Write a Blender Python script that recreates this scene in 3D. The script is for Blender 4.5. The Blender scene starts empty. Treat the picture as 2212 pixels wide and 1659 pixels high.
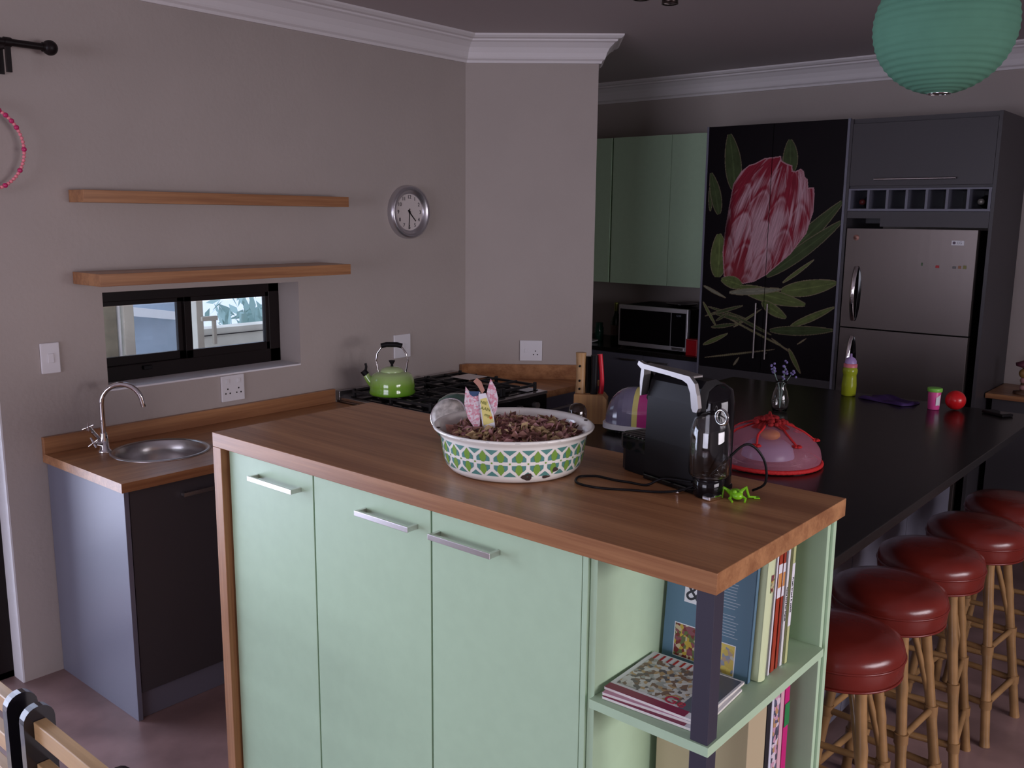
import bpy, bmesh, math, random
import numpy as np
from mathutils import Vector, Matrix
random.seed(7)
SC = bpy.context.scene
COL = SC.collection
PI = math.pi

# ------------------------------------------------------------------ camera
cam_d = bpy.data.cameras.new('camera'); cam = bpy.data.objects.new('camera', cam_d); COL.objects.link(cam)
F = Vector((-0.63707511, 0.7501164, -0.1773716)); R = Vector((0.76104948, 0.64862325, 0.00956891)); U = Vector((-0.12222514, 0.12889245, 0.98409743))
cam.matrix_world = Matrix(((R.x, U.x, -F.x, 3.627), (R.y, U.y, -F.y, 1.2802), (R.z, U.z, -F.z, 1.816), (0, 0, 0, 1)))
cam_d.sensor_fit = 'HORIZONTAL'; cam_d.sensor_width = 36; cam_d.lens = 2000.6 / 2212 * 36
cam_d.clip_start = 0.02; cam_d.clip_end = 100
SC.camera = cam
SC.view_settings.view_transform = 'Standard'; SC.view_settings.look = 'None'
SC.view_settings.gamma = 1; SC.view_settings.use_curve_mapping = False
SC.view_settings.exposure = 0.0

# ------------------------------------------------------------------ daylight
wd = bpy.data.worlds.new('overcast_sky'); SC.world = wd; wd.use_nodes = True
bg = wd.node_tree.nodes['Background']; bg.inputs[0].default_value = (0.66, 0.74, 1.0, 1); bg.inputs[1].default_value = 2.3
def area(name, loc, rot, sx, sy, power, color):
    l = bpy.data.lights.new(name, 'AREA'); l.shape = 'RECTANGLE'; l.size = sx; l.size_y = sy; l.energy = power; l.color = color
    o = bpy.data.objects.new(name, l); COL.objects.link(o); o.location = loc; o.rotation_euler = rot
    return o
area('rear_window_light', (3.0, -4.94, 1.35), (PI/2, 0, 0), 4.2, 2.0, 168, (0.88, 0.84, 1.0))       # glass doors behind the camera, shine to +Y
area('side_window_light', (6.54, 3.4, 1.50), (0, PI/2-0.32, 0.0), 1.0, 2.8, 35, (1.0, 0.90, 0.95))         # window in the right wall, shines to -X
area('door_light', (-0.75, 1.4, 1.15), (0, -PI/2+0.20, 0), 2.0, 2.3, 112, (0.80, 0.79, 1.0))             # sliding door in the left wall, shines to +X

bpy.data.lights['side_window_light'].spread = math.radians(95)

# ------------------------------------------------------------------ materials
def lin(c):
    return tuple(((v/255)/12.92 if v/255 <= 0.04045 else ((v/255+0.055)/1.055)**2.4) for v in c)
def mat(name, col, rough=0.5, metal=0.0, spec=0.5, noise=0.0, nscale=8, bump=0.0, bscale=60, coat=0.0, trans=0.0, ior=1.45, alpha=1.0, aniso=0.0, col2=None):
    m = bpy.data.materials.new(name); m.use_nodes = True
    nt = m.node_tree; b = nt.nodes['Principled BSDF']
    b.inputs['Base Color'].default_value = (*col, 1); b.inputs['Roughness'].default_value = rough; b.inputs['Metallic'].default_value = metal
    b.inputs['Specular IOR Level'].default_value = spec; b.inputs['Coat Weight'].default_value = coat; b.inputs['Coat Roughness'].default_value = 0.08
    b.inputs['Transmission Weight'].default_value = trans; b.inputs['IOR'].default_value = ior; b.inputs['Alpha'].default_value = alpha
    b.inputs['Anisotropic'].default_value = aniso
    tc = nt.nodes.new('ShaderNodeTexCoord')
    if noise or col2:
        n = nt.nodes.new('ShaderNodeTexNoise'); n.inputs['Scale'].default_value = nscale; n.inputs['Detail'].default_value = 4
        nt.links.new(tc.outputs['Object'], n.inputs['Vector'])
        r = nt.nodes.new('ShaderNodeValToRGB')
        c2 = col2 or tuple(v*(1-noise) for v in col)
        r.color_ramp.elements[0].position = 0.35; r.color_ramp.elements[0].color = (*c2, 1)
        r.color_ramp.elements[1].position = 0.65; r.color_ramp.elements[1].color = (*col, 1)
        nt.links.new(n.outputs['Fac'], r.inputs['Fac']); nt.links.new(r.outputs['Color'], b.inputs['Base Color'])
    if bump:
        n = nt.nodes.new('ShaderNodeTexNoise'); n.inputs['Scale'].default_value = bscale; n.inputs['Detail'].default_value = 3
        nt.links.new(tc.outputs['Object'], n.inputs['Vector'])
        bp = nt.nodes.new('ShaderNodeBump'); bp.inputs['Strength'].default_value = bump; bp.inputs['Distance'].default_value = 0.004
        nt.links.new(n.outputs['Fac'], bp.inputs['Height']); nt.links.new(bp.outputs['Normal'], b.inputs['Normal'])
    return m
def wood(name, light, dark, axis, rough=0.3, stave=True, spec=0.5):
    """laminated timber: streaks along the axis (0 x, 1 y, 2 z)"""
    m = bpy.data.materials.new(name); m.use_nodes = True
    nt = m.node_tree; b = nt.nodes['Principled BSDF']; b.inputs['Roughness'].default_value = rough; b.inputs['Specular IOR Level'].default_value = spec
    tc = nt.nodes.new('ShaderNodeTexCoord'); mp = nt.nodes.new('ShaderNodeMapping')
    s = [60, 60, 60]; s[axis] = 1.6
    mp.inputs['Scale'].default_value = s
    nt.links.new(tc.outputs['Object'], mp.inputs['Vector'])
    n = nt.nodes.new('ShaderNodeTexNoise'); n.inputs['Scale'].default_value = 1.6; n.inputs['Detail'].default_value = 5; n.inputs['Roughness'].default_value = 0.65
    nt.links.new(mp.outputs['Vector'], n.inputs['Vector'])
    mp2 = nt.nodes.new('ShaderNodeMapping'); s2 = [22, 22, 22]; s2[axis] = 1.1; mp2.inputs['Scale'].default_value = s2
    nt.links.new(tc.outputs['Object'], mp2.inputs['Vector'])
    n2 = nt.nodes.new('ShaderNodeTexNoise'); n2.inputs['Scale'].default_value = 1.0; n2.inputs['Detail'].default_value = 1
    nt.links.new(mp2.outputs['Vector'], n2.inputs['Vector'])
    mx = nt.nodes.new('ShaderNodeMath'); mx.operation = 'MULTIPLY_ADD'; mx.inputs[1].default_value = 0.5
    nt.links.new(n2.outputs['Fac'], mx.inputs[0])
    ml = nt.nodes.new('ShaderNodeMath'); ml.operation = 'MULTIPLY'; ml.inputs[1].default_value = 0.5
    nt.links.new(n.outputs['Fac'], ml.inputs[0]); nt.links.new(ml.outputs[0], mx.inputs[2])
    r = nt.nodes.new('ShaderNodeValToRGB'); e = r.color_ramp.elements
    e[0].position = 0.38; e[0].color = (*dark, 1); e[1].position = 0.62; e[1].color = (*light, 1)
    nt.links.new(mx.outputs[0], r.inputs['Fac']); nt.links.new(r.outputs['Color'], b.inputs['Base Color'])
    bp = nt.nodes.new('ShaderNodeBump'); bp.inputs['Strength'].default_value = 0.08; bp.inputs['Distance'].default_value = 0.002
    nt.links.new(n.outputs['Fac'], bp.inputs['Height']); nt.links.new(bp.outputs['Normal'], b.inputs['Normal'])
    return m
M = {}
M['wall'] = mat('taupe_wall_paint', (0.42, 0.365, 0.335), 0.85, bump=0.25, bscale=45, noise=0.04, nscale=3)
M['ceiling'] = mat('ceiling_paint', (0.50, 0.44, 0.44), 0.9, bump=0.1)
M['white_trim'] = mat('white_cornice', (0.74, 0.70, 0.70), 0.6)
M['floor'] = mat('polished_oxide_screed', (0.30, 0.19, 0.18), 0.34, noise=0.35, nscale=5, bump=0.05, bscale=12)
M['reveal'] = mat('white_reveal', (0.75, 0.73, 0.75), 0.7)
W_L, W_D = (0.44, 0.215, 0.095), (0.27, 0.115, 0.050)
M['wood_x'] = wood('laminated_timber_along_x', W_L, W_D, 0, 0.33, spec=0.35)
M['wood_y'] = wood('laminated_timber_along_y', W_L, W_D, 1, 0.34, spec=0.5)
M['wood_z'] = wood('laminated_timber_upright', W_L, W_D, 2, 0.38, spec=0.35)
M['pale_wood'] = wood('pale_chair_timber', (0.62, 0.40, 0.20), (0.50, 0.31, 0.15), 0, 0.3)
M['black_lacquer'] = mat('black_lacquer', (0.012, 0.010, 0.014), 0.18, coat=0.3)
M['green'] = mat('mint_green_board', (0.44, 0.60, 0.41), 0.42, noise=0.03, nscale=30)
M['grey_board'] = mat('slate_grey_board', (0.155, 0.155, 0.20), 0.38)
M['dark_board'] = mat('charcoal_grey_board', (0.055, 0.050, 0.056), 0.45)
M['steel'] = mat('brushed_steel', (0.55, 0.54, 0.54), 0.28, 1.0, bump=0.02, bscale=200)
M['satin'] = mat('satin_nickel_handle', (0.72, 0.68, 0.68), 0.30, 1.0)
M['chrome'] = mat('chrome', (0.80, 0.78, 0.80), 0.07, 1.0)
M['fridge'] = mat('fridge_steel', (0.155, 0.130, 0.122), 0.40, 0.8, aniso=0.4)
M['black'] = mat('black_plastic', (0.008, 0.007, 0.008), 0.42, spec=0.18)
M['gloss_black'] = mat('gloss_black', (0.005, 0.004, 0.005), 0.08, spec=0.35)
M['iron'] = mat('cast_iron', (0.012, 0.011, 0.012), 0.55)
M['granite'] = mat('dark_counter_stone', (0.018, 0.015, 0.014), 0.22, noise=0.6, nscale=260, spec=0.28)
M['alu'] = mat('dark_brown_aluminium', (0.012, 0.008, 0.008), 0.4, spec=0.2)
M['white_plastic'] = mat('white_plastic', (0.72, 0.70, 0.72), 0.35)
M['dark_hole'] = mat('socket_hole_black', (0.02, 0.015, 0.015), 0.6)
M['red_vinyl'] = mat('oxblood_vinyl', (0.165, 0.019, 0.013), 0.25, bump=0.12, bscale=35, noise=0.2, nscale=6)
M['cane'] = mat('cane', (0.33, 0.185, 0.075), 0.30, noise=0.35, nscale=12)
M['cane_bind'] = mat('cane_binding', (0.24, 0.13, 0.05), 0.5)
M['post'] = mat('slate_painted_steel', (0.040, 0.036, 0.055), 0.45)
M['enamel'] = mat('cream_white_enamel', (0.85, 0.83, 0.76), 0.16, coat=0.4)
M['enamel_in'] = mat('pale_green_enamel', (0.62, 0.72, 0.60), 0.16, coat=0.4)
M['chip'] = mat('rusty_enamel_chip', (0.05, 0.030, 0.025), 0.7)
M['teal'] = mat('teal_enamel', (0.10, 0.27, 0.24), 0.2, coat=0.3)
M['leafgreen'] = mat('leaf_green_enamel', (0.20, 0.36, 0.06), 0.2, coat=0.3)
M['kettle_green'] = None
M['glass'] = mat('clear_glass', (1, 1, 1), 0.0, trans=1.0, ior=1.45)
def thin_glass(name):
    m = bpy.data.materials.new(name); m.use_nodes = True; nt = m.node_tree; nt.nodes.remove(nt.nodes['Principled BSDF'])
    t = nt.nodes.new('ShaderNodeBsdfTransparent'); g = nt.nodes.new('ShaderNodeBsdfGlossy'); g.inputs['Roughness'].default_value = 0.02
    f = nt.nodes.new('ShaderNodeFresnel'); f.inputs['IOR'].default_value = 1.35; x = nt.nodes.new('ShaderNodeMixShader')
    t.inputs['Color'].default_value = (0.93, 0.96, 0.97, 1)
    nt.links.new(f.outputs[0], x.inputs[0]); nt.links.new(t.outputs[0], x.inputs[1]); nt.links.new(g.outputs[0], x.inputs[2]); nt.links.new(x.outputs[0], nt.nodes['Material Output'].inputs['Surface'])
    return m
M['pane'] = thin_glass('window_pane_glass')
M['lantern'] = mat('mint_paper', (0.09, 0.235, 0.155), 0.85, noise=0.06, nscale=20)
M['pink_bead'] = mat('pink_bead', (0.85, 0.25, 0.30), 0.3)
M['magenta_bead'] = mat('magenta_bead', (0.55, 0.03, 0.14), 0.22)
M['outside_wall'] = mat('outdoor_cream_plaster', (0.60, 0.56, 0.46), 0.8, noise=0.15, nscale=6)
M['outside_wood'] = mat('weathered_timber', (0.34, 0.30, 0.21), 0.8, noise=0.4, nscale=8)
M['outside_green'] = mat('grey_green_leaves', (0.30, 0.42, 0.38), 0.8)
def flat(name, rgb, rough=0.5, **k): return mat(name, rgb, rough, **k)
# kettle: enamel runs from dark green at the foot to pale green at the shoulder
def gradient_mat(name, stops, z0, z1, rough=0.12):
    m = bpy.data.materials.new(name); m.use_nodes = True; nt = m.node_tree; b = nt.nodes['Principled BSDF']
    b.inputs['Roughness'].default_value = rough; b.inputs['Coat Weight'].default_value = 0.4
    tc = nt.nodes.new('ShaderNodeTexCoord'); sp = nt.nodes.new('ShaderNodeSeparateXYZ'); nt.links.new(tc.outputs['Object'], sp.inputs[0])
    mr = nt.nodes.new('ShaderNodeMapRange'); mr.inputs['From Min'].default_value = z0; mr.inputs['From Max'].default_value = z1
    nt.links.new(sp.outputs['Z'], mr.inputs['Value'])
    r = nt.nodes.new('ShaderNodeValToRGB')
    while len(r.color_ramp.elements) < len(stops): r.color_ramp.elements.new(0.5)
    for e, (p, c) in zip(r.color_ramp.elements, stops): e.position = p; e.color = (*c, 1)
    nt.links.new(mr.outputs[0], r.inputs['Fac']); nt.links.new(r.outputs['Color'], b.inputs['Base Color'])
    return m
M['kettle_green'] = gradient_mat('green_fade_enamel', [(0, (0.10, 0.30, 0.01)), (0.45, (0.24, 0.46, 0.06)), (1, (0.45, 0.58, 0.28))], 0.0, 0.12)

# ------------------------------------------------------------------ mesh builder
class MB:
    def __init__(s): s.v = []; s.f = []; s.mi = []; s.cur = 0; s.sm = []
    def mat(s, i): s.cur = i; return s
    def add(s, vs, fs, smooth=False):
        o = len(s.v); s.v += [tuple(v) for v in vs]
        for f in fs: s.f.append(tuple(o+i for i in f)); s.mi.append(s.cur); s.sm.append(smooth)
        return s
    def box(s, a, b, M4=None):
        x0, y0, z0 = a; x1, y1, z1 = b
        vs = [Vector(p) for p in ((x0,y0,z0),(x1,y0,z0),(x1,y1,z0),(x0,y1,z0),(x0,y0,z1),(x1,y0,z1),(x1,y1,z1),(x0,y1,z1))]
        if M4: vs = [M4 @ v for v in vs]
        return s.add(vs, [(0,3,2,1),(4,5,6,7),(0,1,5,4),(1,2,6,5),(2,3,7,6),(3,0,4,7)])
    def prism(s, pts, z0, z1, axis='z', M4=None, smooth=False):
        n = len(pts)
        def P(a, b, c):
            v = {'z': (a, b, c), 'y': (a, c, b), 'x': (c, a, b)}[axis]
            v = Vector(v); return M4 @ v if M4 else v
        vs = [P(a, b, z0) for a, b in pts] + [P(a, b, z1) for a, b in pts]
        s.add(vs, [tuple(reversed(range(n))), tuple(range(n, 2*n))])
        return s.add(vs, [(i, (i+1) % n, n+(i+1) % n, n+i) for i in range(n)], smooth)
    def lathe(s, prof, c=(0, 0, 0), n=32, M4=None, smooth=True, sx=1, sy=1, caps=True):
        vs = []
        for r, z in prof:
            for k in range(n):
                a = 2*PI*k/n; v = Vector((c[0]+r*math.cos(a)*sx, c[1]+r*math.sin(a)*sy, c[2]+z)); vs.append(M4 @ v if M4 else v)
        fs = []
        for j in range(len(prof)-1):
            for k in range(n): fs.append((j*n+k, j*n+(k+1) % n, (j+1)*n+(k+1) % n, (j+1)*n+k))
        s.add(vs, fs, smooth)
        if caps:
            if prof[0][0] > 1e-5: s.add(vs[:n], [tuple(reversed(range(n)))])
            if prof[-1][0] > 1e-5: s.add(vs[-n:], [tuple(range(n))])
        return s
    def cyl(s, a, b, r, r2=None, n=12, smooth=True):
        return s.tube([a, b], r, n, r2=r2, smooth=smooth)
    def tube(s, pts, r, n=10, closed=False, r2=None, smooth=True, flat=None):
        pts = [Vector(p) for p in pts]; m = len(pts); up = None; vs = []
        for i, p in enumerate(pts):
            if closed: t = pts[(i+1) % m]-pts[i-1]
            else: t = pts[min(i+1, m-1)]-pts[max(i-1, 0)]
            t.normalize()
            if up is None:
                up = Vector((0, 0, 1)) if abs(t.z) < 0.9 else Vector((1, 0, 0))
            sd = t.cross(up)
            if sd.length < 1e-6: sd = t.orthogonal()
            sd.normalize(); up = sd.cross(t).normalized()
            rr = r if r2 is None else r+(r2-r)*i/(m-1)
            if callable(r): rr = r(i/(m-1))
            fx, fy = (1, 1) if flat is None else flat
            for k in range(n):
                a = 2*PI*k/n; vs.append(p+sd*math.cos(a)*rr*fx+up*math.sin(a)*rr*fy)
        fs = []
        for i in range(m if closed else m-1):
            for k in range(n): a = i*n; b = ((i+1) % m)*n; fs.append((a+k, a+(k+1) % n, b+(k+1) % n, b+k))
        s.add(vs, fs, smooth)
        if not closed: s.add(vs[:n], [tuple(range(n))]); s.add(vs[-n:], [tuple(reversed(range(n)))])
        return s
    def sphere(s, c, r, n=16, m=10, sc=(1, 1, 1)):
        prof = [(r*math.sin(PI*j/m), -r*math.cos(PI*j/m)) for j in range(m+1)]
        vs = [(c[0], c[1], c[2]+prof[0][1]*sc[2])]
        for rr, z in prof[1:-1]:
            for k in range(n): vs.append((c[0]+rr*math.cos(2*PI*k/n)*sc[0], c[1]+rr*math.sin(2*PI*k/n)*sc[1], c[2]+z*sc[2]))
        vs.append((c[0], c[1], c[2]+prof[-1][1]*sc[2])); L = len(vs)-1
        fs = [(0, 1+(k+1) % n, 1+k) for k in range(n)]
        for j in range(m-2):
            for k in range(n): a = 1+j*n; b = a+n; fs.append((a+k, a+(k+1) % n, b+(k+1) % n, b+k))
        a = 1+(m-2)*n; fs += [(a+k, a+(k+1) % n, L) for k in range(n)]
        return s.add(vs, fs, True)
    def quad(s, a, b, c, d): return s.add([a, b, c, d], [(0, 1, 2, 3)])
    def build(s, name, mats, parent=None, world=False, bevel=0, seg=2):
        me = bpy.data.meshes.new(name); off = Vector((0, 0, 0))
        vs = s.v
        if world and parent is not None:
            wm = parent.matrix_basis.copy(); p = parent.parent
            while p is not None: wm = p.matrix_basis @ wm; p = p.parent
            iv = wm.inverted(); vs = [tuple(iv @ Vector(v)) for v in vs]
        me.from_pydata(vs, [], s.f); me.update()
        bm = bmesh.new(); bm.from_mesh(me)
        bmesh.ops.remove_doubles(bm, verts=bm.verts, dist=1e-6)
        bmesh.ops.recalc_face_normals(bm, faces=bm.faces) if False else None
        bm.free()
        if not isinstance(mats, (list, tuple)): mats = [mats]
        for m in mats: me.materials.append(m)
        for p, i, sm in zip(me.polygons, s.mi, s.sm): p.material_index = i; p.use_smooth = sm
        o = bpy.data.objects.new(name, me); COL.objects.link(o)
        if parent is not None: o.parent = parent
        if bevel:
            bv = o.modifiers.new('bevel', 'BEVEL'); bv.width = bevel; bv.segments = seg; bv.limit_method = 'ANGLE'; bv.angle_limit = math.radians(50)
        return o
def thing(name, label, cat, loc=(0, 0, 0), rz=0, group=None):
    o = bpy.data.objects.new(name, None); COL.objects.link(o); o.empty_display_size = 0.05
    o.location = loc; o.rotation_euler = (0, 0, rz); o['label'] = label; o['category'] = cat
    if group: o['group'] = group
    return o
def tag(o, label, cat, group=None):
    o['label'] = label; o['category'] = cat
    if group: o['group'] = group
    return o
def struct(mb, name, m, bevel=0):
    o = mb.build(name, m, bevel=bevel); o['kind'] = 'structure'; return o
def sub(o, label): o['label'] = label; return o
def copy_thing(root, loc, rz, label, group=None):
    r = root.copy(); COL.objects.link(r); r.location = loc; r.rotation_euler = (0, 0, rz); r['label'] = label
    if group: r['group'] = group
    for ch in list(root.children):
        c = ch.copy(); COL.objects.link(c); c.parent = r
        for g in ch.children:
            d = g.copy(); COL.objects.link(d); d.parent = c
    return r
def text_mesh(name, body, size, m, parent, M4, align='CENTER', extrude=0.0003):
    cu = bpy.data.curves.new(name, 'FONT'); cu.body = body; cu.size = size; cu.align_x = align; cu.align_y = 'CENTER'; cu.extrude = extrude; cu.resolution_u = 3
    t = bpy.data.objects.new(name+'_curve', cu); COL.objects.link(t)
    bpy.context.view_layer.update()
    dg = bpy.context.evaluated_depsgraph_get(); me = bpy.data.meshes.new_from_object(t.evaluated_get(dg)); me.name = name
    bpy.data.objects.remove(t); bpy.data.curves.remove(cu)
    me.transform(M4); me.materials.clear(); me.materials.append(m)
    o = bpy.data.objects.new(name, me); COL.objects.link(o); o.parent = parent
    return o
def arc(c, r, a0, a1, n, plane='xz'):
    out = []
    for i in range(n+1):
        a = a0+(a1-a0)*i/n; u, w = r*math.cos(a), r*math.sin(a)
        out.append({'xz': (c[0]+u, c[1], c[2]+w), 'yz': (c[0], c[1]+u, c[2]+w), 'xy': (c[0]+u, c[1]+w, c[2])}[plane])
    return out
def smooth_path(pts, k=6):
    pts = [Vector(p) for p in pts]; out = []
    for i in range(len(pts)-1):
        p0 = pts[max(i-1, 0)]; p1 = pts[i]; p2 = pts[i+1]; p3 = pts[min(i+2, len(pts)-1)]
        for j in range(k):
            t = j/k; out.append(0.5*((2*p1)+(-p0+p2)*t+(2*p0-5*p1+4*p2-p3)*t*t+(-p0+3*p1-3*p2+p3)*t**3))
    out.append(pts[-1]); return out

# ================================================================== the room
CZ = 2.775
YB, XR, YR = 7.11, 6.6, -5.0
struct(MB().box((-0.6, YR-0.2, -0.12), (XR+0.2, YB+0.25, 0)).box((-0.95, 4.9, -0.12), (-0.6, YB+0.25, 0)), 'floor', M['floor'])
struct(MB().box((-0.6, YR-0.2, CZ), (XR+0.2, YB+0.25, CZ+0.15)).box((-0.95, 4.9, CZ), (-0.6, YB+0.25, CZ+0.15)), 'ceiling', M['ceiling'])
def wall_with_holes(axis, c0, c1, u0, u1, z0, z1, holes):
    """wall slab between c0..c1 on one axis, u0..u1 along it, with rectangular holes (ua,ub,za,zb)"""
    mb = MB(); us = sorted({u0, u1, *[h[0] for h in holes], *[h[1] for h in holes]}); zs = sorted({z0, z1, *[h[2] for h in holes], *[h[3] for h in holes]})
    for ua, ub in zip(us, us[1:]):
        for za, zb in zip(zs, zs[1:]):
            um, zm = (ua+ub)/2, (za+zb)/2
            if any(h[0] < um < h[1] and h[2] < zm < h[3] for h in holes): continue
            if axis == 'x': mb.box((c0, ua, za), (c1, ub, zb))
            else: mb.box((ua, c0, za), (ub, c1, zb))
    return mb
WIN = (3.03, 3.978, 1.112, 1.505)
struct(wall_with_holes('x', -0.24, 0, YR, 5.133, 0, CZ, [WIN, (0.45, 2.618, 0, 2.25)]), 'wall_left', M['wall'])
struct(MB().box((-0.9, 5.133, 0), (-0.66, YB+0.2, CZ)).box((-0.9, 4.9, 0), (-0.24, 5.133, CZ)), 'wall_left_far', M['wall'])
# the angled pier at the end of the cooking wall
struct(MB().prism([(0, 5.133), (0.564, 5.5905), (0.42, 5.77), (-0.24, 5.24), (-0.24, 5.133)], 0, CZ), 'wall_corner', M['wall'])
struct(MB().box((-0.9, YB, 0), (XR+0.2, YB+0.2, CZ)), 'wall_back', M['wall'])
struct(wall_with_holes('x', XR, XR+0.2, YR, YB, 0, CZ, [(2.0, 4.8, 1.0, 2.1)]), 'wall_right', M['wall'])
struct(wall_with_holes('y', YR-0.2, YR, -0.24, XR, 0, CZ, [(0.9, 5.1, 0.3, 2.4)]), 'wall_rear', M['wall'])
# cornice swept with mitred corners
PROF = [(0, 2.640), (0.014, 2.640), (0.018, 2.652), (0.030, 2.660), (0.034, 2.668), (0.040, 2.690), (0.054, 2.715), (0.078, 2.738), (0.092, 2.744), (0.094, 2.752), (0.112, 2.756), (0.124, 2.766), (0.126, 2.776), (0, 2.776)]
def sweep(path, name):
    P = [Vector((x, y)) for x, y in path]; mb = MB(); vs = []; n = len(PROF)
    for i, p in enumerate(P):
        d1 = (P[i]-P[i-1]).normalized() if i else None; d2 = (P[i+1]-P[i]).normalized() if i < len(P)-1 else None
        n1 = Vector((d1.y, -d1.x)) if d1 else None; n2 = Vector((d2.y, -d2.x)) if d2 else None
        if n1 is None: m = n2
        elif n2 is None: m = n1
        else: m = (n1+n2)/(1+n1.dot(n2))
        for o, z in PROF: vs.append((p.x+m.x*o, p.y+m.y*o, z))
    fs = []
    for i in range(len(P)-1):
        for k in range(n): a = i*n; b = a+n; fs.append((a+k, b+k, b+(k+1) % n, a+(k+1) % n))
    mb.add(vs, fs); mb.add(vs[:n], [tuple(range(n))]); mb.add(vs[-n:], [tuple(reversed(range(n)))])
    return struct(mb, name, M['white_trim'])
sweep([(0, YR), (0, 5.133), (0.564, 5.5905), (0.42, 5.77)], 'trim_1')
sweep([(-0.66, YB), (XR, YB)], 'trim_2')
sweep([(XR, YB), (XR, YR)], 'trim_3')

# ---- small window over the sink: frame with two sashes, set back in the wall
wf = MB()
XF0, XF1 = -0.215, -0.158
y0, y1, z0, z1 = WIN
wf.box((XF0, y0, z1-0.055), (XF1, y1, z1)).box((XF0, y0, z0), (XF1, y1, z0+0.065)).box((XF0, y0, z0), (XF1, y0+0.05, z1)).box((XF0, y1-0.06, z0), (XF1, y1, z1))
w1 = struct(wf, 'window_1', M['alu'], bevel=0.003)
def sash(ya, yb, xo, nm):
    mb = MB(); x0_, x1_ = xo-0.022, xo; za, zb = z0+0.055, z1-0.045; t = 0.035
    mb.box((x0_, ya, za), (x1_, ya+t, zb)).box((x0_, yb-t, za), (x1_, yb, zb)).box((x0_, ya, za), (x1_, yb, za+t+0.01)).box((x0_, ya, zb-t+0.005), (x1_, yb, zb))
    o = mb.build('sash', M['alu'], w1, bevel=0.002)
    MB().box((xo-0.014, ya+t, za+t), (xo-0.010, yb-t, zb-t)).build('pane', M['pane'], o)
sash(3.045, 3.488, -0.182, 'l'); sash(3.475, 3.935, -0.160, 'r')
MB().box((-0.158, 3.26, 1.150), (-0.140, 3.30, 1.168)).build('latch', M['black'], w1, bevel=0.003)
struct(MB().box((-0.158, 3.03, 1.106), (0.001, 3.978, 1.113)), 'trim_4', M['reveal'])
struct(MB().box((-0.084, 2.611, 0), (0.0, 2.6175, 2.249)), 'trim_5', M['reveal'])  # white strip over the wall end beside the sliding door
# ---- sliding door in the left wall, seen only as a dark edge
dr = MB()
dr.box((-0.17, 2.548, 0), (-0.085, 2.617, 2.249)).box((-0.17, 0.451, 2.18), (-0.085, 2.617, 2.249)).box((-0.17, 0.451, 0), (-0.085, 0.52, 2.249)).box((-0.17, 0.451, 0), (-0.085, 2.617, 0.03)).box((-0.155, 1.50, 0), (-0.10, 1.56, 2.2))
d1 = struct(dr, 'door_1', M['alu'], bevel=0.003)
MB().box((-0.13, 0.52, 0.03), (-0.124, 1.50, 2.18)).box((-0.13, 1.56, 0.03), (-0.124, 2.548, 2.18)).build('pane', M['pane'], d1)
# the rear and side windows behind the camera
def big_window(nm, axis, c, ua, ub, za, zb, nsplit):
    mb = MB(); t = 0.06
    def B(u0_, u1_, a, b):
        if axis == 'y': mb.box((u0_, c-0.03, a), (u1_, c+0.03, b))
        else: mb.box((c-0.03, u0_, a), (c+0.03, u1_, b))
    B(ua, ub, za, za+t); B(ua, ub, zb-t, zb)
    for i in range(nsplit+1):
        u = ua+(ub-ua-t)*i/nsplit; B(u, u+t, za, zb)
    return struct(mb, nm, M['alu'])
big_window('window_2', 'y', -5.12, 0.9, 5.1, 0.3, 2.4, 3)
big_window('window_3', 'x', 6.72, 2.0, 4.8, 1.0, 2.1, 3)

# ---- what stands outside the small window
def outside(name, lab, cat, mb, m):
    o = mb.build(name, m, bevel=0.003); return tag(o, lab, cat)
pale = mat('bleached_white_plaster', (0.80, 0.80, 0.78), 0.8); blueish = mat('pale_blue_board', (0.42, 0.50, 0.58), 0.7, noise=0.15, nscale=4)
outside('white_gate_post', 'white post at the left edge of the left window pane, outside', 'post', MB().box((-0.86, 3.30, 0), (-0.80, 3.398, 2.2)), pale)
outside('timber_post', 'tan timber post seen through the left window pane, outside', 'post', MB().box((-0.85, 3.402, 0), (-0.78, 3.470, 2.2)), M['outside_wood'])
outside('white_pipe', 'thin white pipe beside the tan timber post outside', 'pipe', MB().cyl((-0.80, 3.489, 0), (-0.80, 3.489, 2.2), 0.010, n=12), pale)
outside('cream_pillar', 'cream pillar right of the white pipe outside the left pane', 'pillar', MB().box((-0.85, 3.506, 0), (-0.78, 3.560, 2.2)), M['outside_wall'])
outside('blue_fence', 'pale blue grey fence outside, seen through the left pane', 'fence', MB().box((-2.30, 3.4, 0), (-2.25, 4.62, 1.45)), blueish)
outside('slanting_beam', 'white slanting rail fixed to the pale blue fence outside', 'rail', MB().prism([(3.75, 1.30), (4.62, 1.155), (4.62, 1.10), (3.75, 1.235)], -2.249, -2.19, 'x'), pale)
outside('garden_wall', 'low cream garden wall outside the right window pane', 'wall', MB().box((-2.25, 4.64, 0), (-2.10, 7.0, 1.035)), M['outside_wall'])
outside('thin_wall_cap', 'dark thin groove strip along the cream garden wall', 'strip', MB().box((-2.098, 4.64, 0.985), (-2.090, 7.0, 0.992)), M['alu'])
outside('door_frame_post', 'cream post with a metal bracket at the left of the right pane', 'post', MB().box((-0.92, 3.945, 0), (-0.85, 3.985, 2.2)).box((-0.849, 3.965, 1.25), (-0.83, 4.06, 1.275)).box((-0.849, 4.03, 1.12), (-0.83, 4.05, 1.25)), M['outside_wall'])
outside('white_outbuilding', 'bright white wall far behind the shrub outside', 'wall', MB().box((-7.2, 2.0, 0), (-7.0, 14, 3.0)), pale)
sh = MB(); rr = random.Random(3)
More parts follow.
